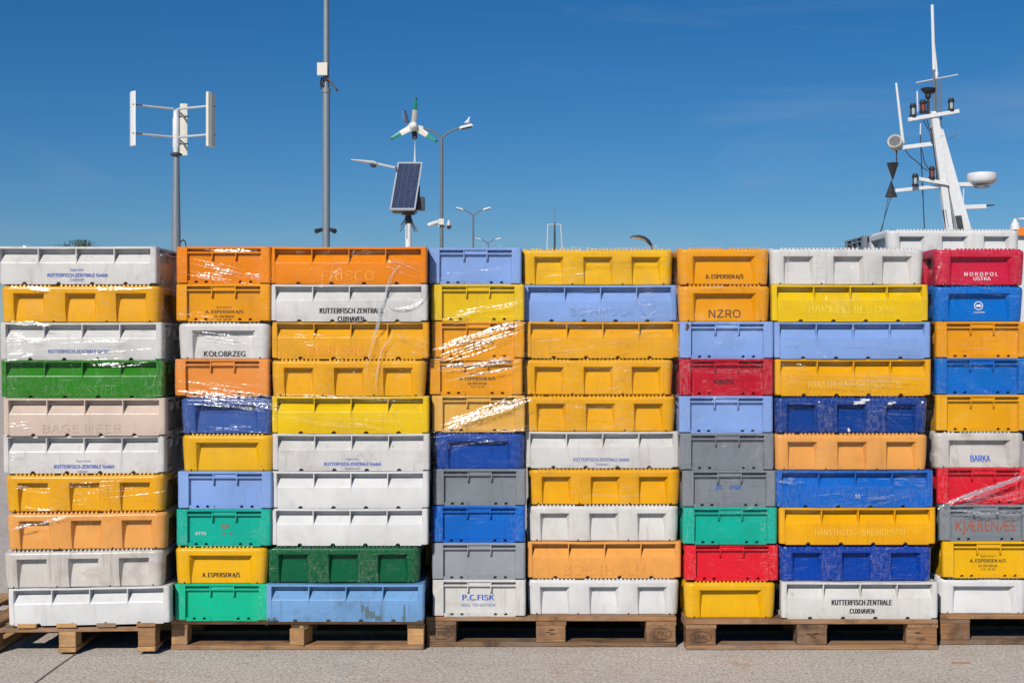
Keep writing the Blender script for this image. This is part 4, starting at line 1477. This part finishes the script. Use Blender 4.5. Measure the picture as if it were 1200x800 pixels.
# ------------------------------------------------------------------ double-armed street lamps
def double_lamp(px, D, ytop, arm_px, rise_px, label, cams=False):
    base = Vector((pxc(px, D), D, 0))
    T = empty('street_lamp', base, label, 'street lamp', 'double-armed street lamps')
    zt = P(0, ytop + rise_px, D).z
    b = MB()
    b.lathe(base, [(.2, 0), (.2, .03), (.095, .031), (.085, 2), (.06, zt)], 14)
    b.build('post', M['galvd'], T, smooth=True)
    for sgn in (-1, 1):
        b = MB()
        pts = [(0, rise_px + 3), (.05, rise_px - 1), (.16, rise_px * .72), (.4, rise_px * .42), (.7, rise_px * .16), (1, 0)]
        b.tube([P(px + sgn * arm_px * .58 * t, ytop + y, D) for t, y in pts], .042, 10)
        b.build('arm', M['galvd'], T, smooth=True)
        b = MB()
        q0 = P(px + sgn * arm_px * .55, ytop + .3 * D / D, D)
        q1 = P(px + sgn * arm_px, ytop - rise_px * .30, D)
        m_ = q0.lerp(q1, .5)
        ang = math.atan2(q1.z - q0.z, (q1.x - q0.x) * sgn)
        L_ = (q1 - q0).length
        rot = Matrix.Rotation(-ang * sgn, 3, 'Y')
        b.box(m_, (L_, .28, .10), rot, .8)
        hd = b.build('lamp_head', M['gpaint'], T); bm_bevel(hd)
        b = MB()
        b.box(m_ + rot @ Vector((0.02 * sgn, 0, -.07)), (L_ * .7, .2, .03), rot)
        b.build('lens', M['dark'], hd)
    return T
D5 = 55.0
T = double_lamp(517.5, D5, 150, 37, 12, 'tall grey double-armed street lamp carrying security cameras and a gull')
b = MB(); b.box(P(517.3, 260.2, D5) + Vector((0, -.1, 0)), (.21, .16, .24)); q = b.build('junction_box', M['cream'], T); bm_bevel(q)
b = MB()
b.tube([P(502, 264.6, D5) + Vector((0, -.2, 0)), P(504, 263.8, D5) + Vector((0, -.2, 0)), P(513, 260.2, D5)], [.07, .085, .085], 12)
b.tube([P(510, 262, D5), P(513, 265, D5), P(517, 264.5, D5)], .025, 8)
b.build('bullet_camera', M['wpaint'], T, smooth=True)
b = MB()
b.tube([P(517, 265, D5), P(521, 266, D5), P(526, 264.5, D5)], .035, 8)
b.lathe(P(526, 266, D5), [(.02, -.06), (.085, -.02), (.10, .05), (.10, .10), (.05, .26), (.02, .29)], 14)
b.build('dome_camera', M['gpaint'], T, smooth=True)
b = MB()
b.lathe(P(526, 266, D5), [(.02, -.09), (.06, -.07), (.09, -.02), (.1015, .05), (.1015, .06)], 14)
b.build('camera_lens', M['dark'], T, smooth=True)
double_lamp(554.5, 88.0, 245.5, 20.5, 8, 'smaller far double-armed street lamp right of the one with cameras')
double_lamp(572, 122.0, 280.5, 15, 5, 'farthest double-armed street lamp, only its heads showing above the lavender box')

# gull on the lamp head: one skinned body
gp = P(549.2, 146.4, D5)
verts = [(0, 0, .20), (.02, 0, .30), (.03, 0, .38), (-.10, 0, .15), (-.24, 0, .10), (.10, 0, .375), (0, .03, .08), (0, .03, .0), (0, -.03, .08), (0, -.03, 0)]
edges = [(0, 1), (1, 2), (0, 3), (3, 4), (2, 5), (0, 6), (6, 7), (0, 8), (8, 9)]
rads = [.085, .055, .055, .075, .02, .012, .012, .008, .012, .008]
me = bpy.data.meshes.new('gull')
me.from_pydata([(x * 1.0, y, z) for x, y, z in verts], edges, [])
go = bpy.data.objects.new('gull', me)
col.objects.link(go)
go.location = gp
go.scale = (.75, .75, .8)
md = go.modifiers.new('skin', 'SKIN')
md.use_smooth_shade = True
for i, sv in enumerate(me.skin_vertices[0].data):
    sv.radius = (rads[i], rads[i])
me.skin_vertices[0].data[0].use_root = True
go.modifiers.new('sub', 'SUBSURF').levels = 1
me.materials.append(M['gull'])
tag(go, 'white gull perched on the right lamp head of the street lamp with cameras', 'gull')

# ------------------------------------------------------------------ distant mast frame
D = 60.0
base = Vector((pxc(650, D), D, 0))
T = empty('signal_mast', base, 'faint distant mast with a pale frame above the golden box', 'mast')
for xx, x2 in ((642.2, 641), (657.2, 659.4)):
    b = MB(); b.tube([P(x2, 300, D), P(xx, 263, D)], .035, 8)
    b.tube([Vector((P(x2, 300, D).x, D, 0)), P(x2, 300, D)], .035, 8)
    b.build('upright', M['gpaint'], T, smooth=True)
b = MB(); b.tube([P(641.6, 263, D), P(657.8, 263, D)], .022, 8); b.build('crossbar', M['gpaint'], T, smooth=True)
b = MB(); b.tube([base, P(650, 275, D), P(650, 263, D)], [.05, .045, .03], 8); b.build('pole', M['dark'], T, smooth=True)
b = MB(); b.lathe(P(650, 264, D), [(.02, 0), (.045, .02), (.045, .10), (.012, .12), (.011, .85)], 8); b.build('antenna', M['galvd'], T, smooth=True)

# ------------------------------------------------------------------ fishing boat behind the right stacks
D = 27.4
def Q(px, py, dd=0.0): return P(px, py, D + dd)
base = Vector((pxc(1122, D), D + .5, -1.0))
T = empty('fishing_boat', base, 'fishing boat with white mast, radar dome, lamps and aerials behind the right stacks', 'boat')
# hull and wheelhouse
b = MB()
st_ = []
for (x, hw, zk, zs) in ((-5.5, .15, .6, 2.1), (-4, 1.2, -.4, 1.7), (-1, 1.9, -.6, 1.35), (3, 1.9, -.6, 1.3), (5, 1.6, -.5, 1.4)):
    cx = base.x + 1.5 + x
    st_ += [(cx, base.y - hw, zs), (cx, base.y - hw * .8, zk * .4), (cx, base.y, zk - .6), (cx, base.y + hw * .8, zk * .4), (cx, base.y + hw, zs)]
b.add(st_, [(i * 5 + k, i * 5 + k + 1, i * 5 + 6 + k, i * 5 + 5 + k) for i in range(4) for k in range(4)] + [(i * 5, i * 5 + 5, i * 5 + 9, i * 5 + 4) for i in range(4)] + [(20, 21, 22, 23, 24), (4, 3, 2, 1, 0)])
b.build('hull', M['hull'], T)
b = MB()
zr = Q(0, 272).z
b.box((pxc(1112, D) + .2, D + .9, (1.3 + zr - .55) / 2), (1.6, 1.8, zr - .55 - 1.3))
b.build('wheelhouse', M['wpaint'], T)
x0 = pxc(1176, D)
b = MB()
b.box((x0 + 1.5, D + .6, (1.3 + zr - .1) / 2), (2.9, 1.7, zr - .1 - 1.3))
b.build('cabin', M['wpaint'], T)
b = MB()
rp_ = []
for yy in (-.95, .95):
    rp_ += [(x0, D + .6 + yy, zr - .1), (x0 + 3.1, D + .6 + yy, zr - .1), (x0 + 3.1, D + .6 + yy * .7, zr + .14), (x0 + .35, D + .6 + yy * .7, zr + .10)]
b.add(rp_, [(0, 1, 2, 3), (7, 6, 5, 4), (0, 4, 5, 1), (3, 2, 6, 7), (0, 3, 7, 4), (1, 5, 6, 2)])
roof = b.build('roof', M['orange'], T)
b = MB()
b.lathe(Q(1189.5, 266.5), [(.10, -.05), (.09, .02), (.085, .06), (.05, .12), (.03, .17), (.01, .18)], 12)
b.build('beacon', M['wpaint'], roof, smooth=True)
b = MB(); b.tube([Q(1193, 256.5), Q(1215, 256)], [.012, .05], 8); b.build('roof_aerial', M['wpaint'], roof, smooth=True)
# mast: two legs that close towards the top
mbz = zr - .6
def quadcol(b, a0, a1, t0, t1, dy0=.12, dy1=.06):
    vs_ = [a0 + Vector((0, -dy0, 0)), a1 + Vector((0, -dy0, 0)), a1 + Vector((0, dy0, 0)), a0 + Vector((0, dy0, 0)),
           t0 + Vector((0, -dy1, 0)), t1 + Vector((0, -dy1, 0)), t1 + Vector((0, dy1, 0)), t0 + Vector((0, dy1, 0))]
    b.add(vs_, [(3, 2, 1, 0), (4, 5, 6, 7), (0, 1, 5, 4), (1, 2, 6, 5), (2, 3, 7, 6), (3, 0, 4, 7)])
b = MB(); quadcol(b, Q(1125, 300), Q(1144, 300), Q(1096.5, 152), Q(1104, 152), .16, .07)
leg = b.build('mast_leg', M['wpaint'], T)
b = MB(); quadcol(b, Q(1112, 300, -.1), Q(1119.5, 300, -.1), Q(1091.3, 140, -.1), Q(1099.5, 140, -.1), .07, .06)
b.build('mast_leg', M['wpaint'], T)
b = MB(); quadcol(b, Q(1092, 160), Q(1103.5, 160), Q(1090.6, 131), Q(1096, 131), .09, .05)
b.build('mast_head', M['wpaint'], T)
b = MB(); quadcol(b, Q(1122.5, 268, -.17), Q(1129, 268, -.17), Q(1119.5, 253, -.17), Q(1126.5, 252.5, -.17), .02, .02)
b.build('mast_opening', M['dark'], leg)
b = MB(); b.tube([Q(1107, 246, -.12), Q(1111, 268, -.12)], .05, 8); b.build('junction', M['dark'], T, smooth=True)
def spar(nm, p, q, r0, r1=None, mat='wpaint', n=10):
    b = MB(); b.tube([p, q], [r0, r1 if r1 else r0], n)
    return b.build(nm, M[mat], T, smooth=True)
def bar(nm, p, q, w_, h_, mat='wpaint'):
    b = MB(); d_ = q - p
    ang = math.atan2(d_.z, d_.x)
    b.box(p.lerp(q, .5), (d_.length, w_, h_), Matrix.Rotation(-ang, 3, 'Y'))
    o = b.build(nm, M[mat], T); bm_bevel(o); return o
bar('yard', Q(1064, 140.5, -.05), Q(1123.5, 130.5, -.05), .09, .075)
bar('yard', Q(1055, 173.4), Q(1093, 168.8), .08, .08)
bar('yard', Q(1049, 223.6, -.1), Q(1110, 217.4, -.1), .08, .07)
bar('yard', Q(1076.5, 209, -.25), Q(1109, 216, -.1), .09, .07)
bar('yard', Q(1120, 216.4), Q(1147, 216), .1, .08)
bar('yard', Q(1129, 243), Q(1155, 242), .10, .085)
spar('yard_tip', Q(1152, 241), Q(1165.5, 240.4), .022, .012, 'dark')
spar('rod', Q(1129.4, 218), Q(1128.8, 243), .012)
spar('rod', Q(1100.5, 166), Q(1123, 157.5), .014, .010, 'galvd')
spar('antenna', Q(1094.6, 82), Q(1092.4, 6), .034, .030)
spar('antenna', Q(1097.5, 84), Q(1094, 42), .028, .012)
spar('antenna', Q(1058.4, 168), Q(1050.2, 97.5), .034, .022)
spar('antenna', Q(1075.4, 131), Q(1074.8, 107), .016)
spar('antenna', Q(1103, 150), Q(1102, 92), .018, .012, 'galvd')
spar('antenna_stem', Q(1095, 135), Q(1094.4, 80), .032, .03, 'galvd')
spar('antenna_stem', Q(1098.6, 135), Q(1097.6, 92), .020, .02, 'galvd')
b = MB(); b.lathe(Q(1097.4, 92), [(.02, -.02), (.034, 0), (.034, .12), (.02, .14)], 12); b.build('insulator', M['wpaint'], T, smooth=True)
spar('cross_aerial', Q(1073.5, 97.2), Q(1122.5, 87.8), .016, .016, 'gpaint')
b = MB(); b.lathe(Q(1087.6, 135), [(.03, 0), (.028, .32), (.06, .36), (.06, .42), (.135, .50), (.15, .53), (.13, .545), (.01, .555)], 18); b.build('dish_aerial', M['black'], T, smooth=True)
def nav_lamp(px, py, dd, k=1.0, red=False):
    c = Q(px, py, dd)
    b = MB(); b.lathe(c, [(.085 * k, -.17 * k), (.095 * k, -.15 * k), (.095 * k, -.11 * k), (.055 * k, -.095 * k)], 14)
    b.lathe(c, [(.055 * k, .085 * k), (.095 * k, .095 * k), (.095 * k, .125 * k), (.07 * k, .15 * k), (.06 * k, .19 * k), (.02 * k, .2 * k)], 14)
    for a in (0, 90, 180, 270):
        q = Vector((math.cos(R(a + 40)), math.sin(R(a + 40)), 0)) * .075 * k
        b.tube([c + q + Vector((0, 0, -.11 * k)), c + q + Vector((0, 0, .1 * k))], .012 * k, 6)
    o = b.build('navigation_lamp', M['black'], T, smooth=True)
    b = MB(); b.lathe(c, [(.052 * k, -.11 * k), (.06 * k, 0), (.052 * k, .10 * k)], 14)
    b.build('lamp_glass', M['lensr' if red else 'lens'], o, smooth=True)
nav_lamp(1070, 130, -.05, .78)
nav_lamp(1081.6, 125.5, .0, .78, True)
nav_lamp(1114.6, 123.5, -.05, .74)
nav_lamp(1072.5, 211.5, -.25, .72)
nav_lamp(1092, 203, -.2, .72, True)
# searchlight, day shape, flag, radar dome, rigging
b = MB()
axm = Matrix.Rotation(R(68), 3, 'X') @ Matrix.Rotation(R(-24), 3, 'Y')
c = Q(1049.4, 168)
b.lathe(c, [(.05, -.14), (.12, -.12), (.145, -.02), (.15, .10), (.135, .12), (.11, .09)], 18, axm)
sl_ = b.build('searchlight', M['cream'], T, smooth=True)
b = MB(); b.lathe(c, [(.05, .02), (.128, .095)], 18, axm); b.build('searchlight_glass', M['dark'], sl_, smooth=True)
spar('lamp_bracket', Q(1051, 174), Q(1057, 173.5), .03, .03, 'dark')
spar('rope', Q(1050.5, 176), Q(1050.8, 190), .014, .014, 'rope')
b = MB()
m_ = Q(1046.2, 211.5)
b.lathe(Vector((m_.x, m_.y, 0)), [(.005, Q(0, 211.5).z), (.125, Q(0, 191).z)], 7)
for (yy0, yy1, sx0) in ():
    pass
b.build('day_shape', M['black'], T)
b = MB()
b.lathe(Vector((m_.x - .03, m_.y, 0)), [(.125, Q(0, 231).z), (.005, Q(0, 211).z)], 7)
b.build('day_shape', M['black'], T)
spar('rope', Q(1044, 231), Q(1031.5, 272), .008, .008, 'rope')
spar('rope', Q(1041, 231), Q(1033, 272), .006, .006, 'rope')
spar('rope', Q(1079, 142), Q(1078.4, 158), .012, .012, 'wpaint')
spar('rope', Q(1078.4, 158), Q(1083.5, 272), .012, .012, 'rope')
def cable(pts, r_=.011):
    b = MB(); b.tube([Q(x, y, -.05) for x, y in pts], r_, 6); b.build('cable', M['rope'], T, smooth=True)
cable([(1061, 176), (1066, 183), (1075, 190), (1082, 197), (1087, 200)])
cable([(1079.5, 174), (1082, 182), (1083, 190), (1088, 198)])
cable([(1082, 141), (1086, 148), (1090, 156), (1092, 168)])
cable([(1086, 140), (1088.5, 148), (1092, 156)])
cable([(1091.5, 150), (1094.4, 172), (1097.5, 195), (1098.5, 214)], .02)
cable([(1098, 172), (1104, 190), (1110, 214), (1113, 240), (1117, 262)], .008)
c = Q(1150.5, 209)
b = MB()
b.lathe(c, [(.18, -.12), (.235, -.11), (.275, -.07), (.292, -.02), (.294, .065), (.284, .095), (.25, .108), (.02, .112)], 28)
rd = b.build('radar_dome', M['wpaint'], T, smooth=True)
b = MB(); b.lathe(c, [(.14, -.19), (.165, -.155)], 20); b.build('radar_foot', M['gpaint'], rd, smooth=True)
fl = MB()
fv = [Q(1109, 176), Q(1112.5, 180.5, .05), Q(1114.5, 186, -.03), Q(1111, 184, .0), Q(1108.6, 182.5)]
fl.add(fv, [(0, 1, 2, 3, 4)]); fo = fl.build('flag', M['whitef'], T)
fl = MB()
fl.add([Q(1108.6, 182.5), Q(1111, 184), Q(1114.5, 186, -.03), Q(1116.8, 194, .04), Q(1112.5, 193, -.02), Q(1109.4, 194)], [(0, 1, 2, 3, 4, 5)])
fl.build('flag_stripe', M['redf'], fo)
for o in (fo, fo.children[0]):
    md = o.modifiers.new('thick', 'SOLIDIFY'); md.thickness = .006

# ------------------------------------------------------------------ tree top behind the leftmost stack
D = 58.0
def tree(px, ytop, D, spread, label, n):
    base = Vector((pxc(px, D), D, 0))
    zt = P(0, ytop, D).z
    T = empty('tree', base, label, 'tree', 'trees behind the leftmost stack')
    b = MB()
    b.tube([base, base + Vector((.05, 0, zt * .35)), base + Vector((-.03, .1, zt * .62)), base + Vector((.1, 0, zt * .92))], [.16, .12, .08, .015], 9)
    tips = []
    for k in range(26):
        h_ = random.uniform(.4, .95)
        a = random.uniform(0, 6.28)
        L_ = spread * random.uniform(.3, 1) * (1.15 - .75 * h_)
        p0 = base + Vector((0, 0, zt * h_ * .92))
        p1 = p0 + Vector((math.cos(a) * L_, math.sin(a) * L_, L_ * random.uniform(.15, .6)))
        p1.z = min(p1.z, zt - .02)
        b.tube([p0, p0.lerp(p1, .5) + Vector((0, 0, .06)), p1], [.03, .02, .006], 6)
        tips += [p0.lerp(p1, random.uniform(.35, 1)) for _ in range(5)]
    b.build('trunk', M['bark'], T, smooth=True)
    tips += [base + Vector((random.gauss(.1, .25), random.gauss(0, .25), zt - random.uniform(0, .35))) for _ in range(16)]
    lb = MB()
    for k in range(n):
        c = random.choice(tips) + Vector((random.gauss(0, .13), random.gauss(0, .13), random.gauss(-.03, .10)))
        c.z = min(c.z, zt)
        a = Vector((random.uniform(-1, 1), random.uniform(-1, 1), random.uniform(-.6, .6))).normalized() * random.uniform(.04, .075)
        d_ = a.cross(Vector((random.uniform(-1, 1), random.uniform(-1, 1), random.uniform(-1, 1)))).normalized() * random.uniform(.015, .028)
        lb.add([c - a, c + d_, c + a, c - d_], [(0, 1, 2, 3)])
    tag(lb.build('crown', M['leaf'], T), kind='stuff')
tree(93, 282.5, D, 1.5, 'dark green treetop just above the white box of the leftmost stack', 3600)
tree(72, 286.5, D + 3, 1.1, 'smaller green treetop left of the larger one above the leftmost stack', 2200)
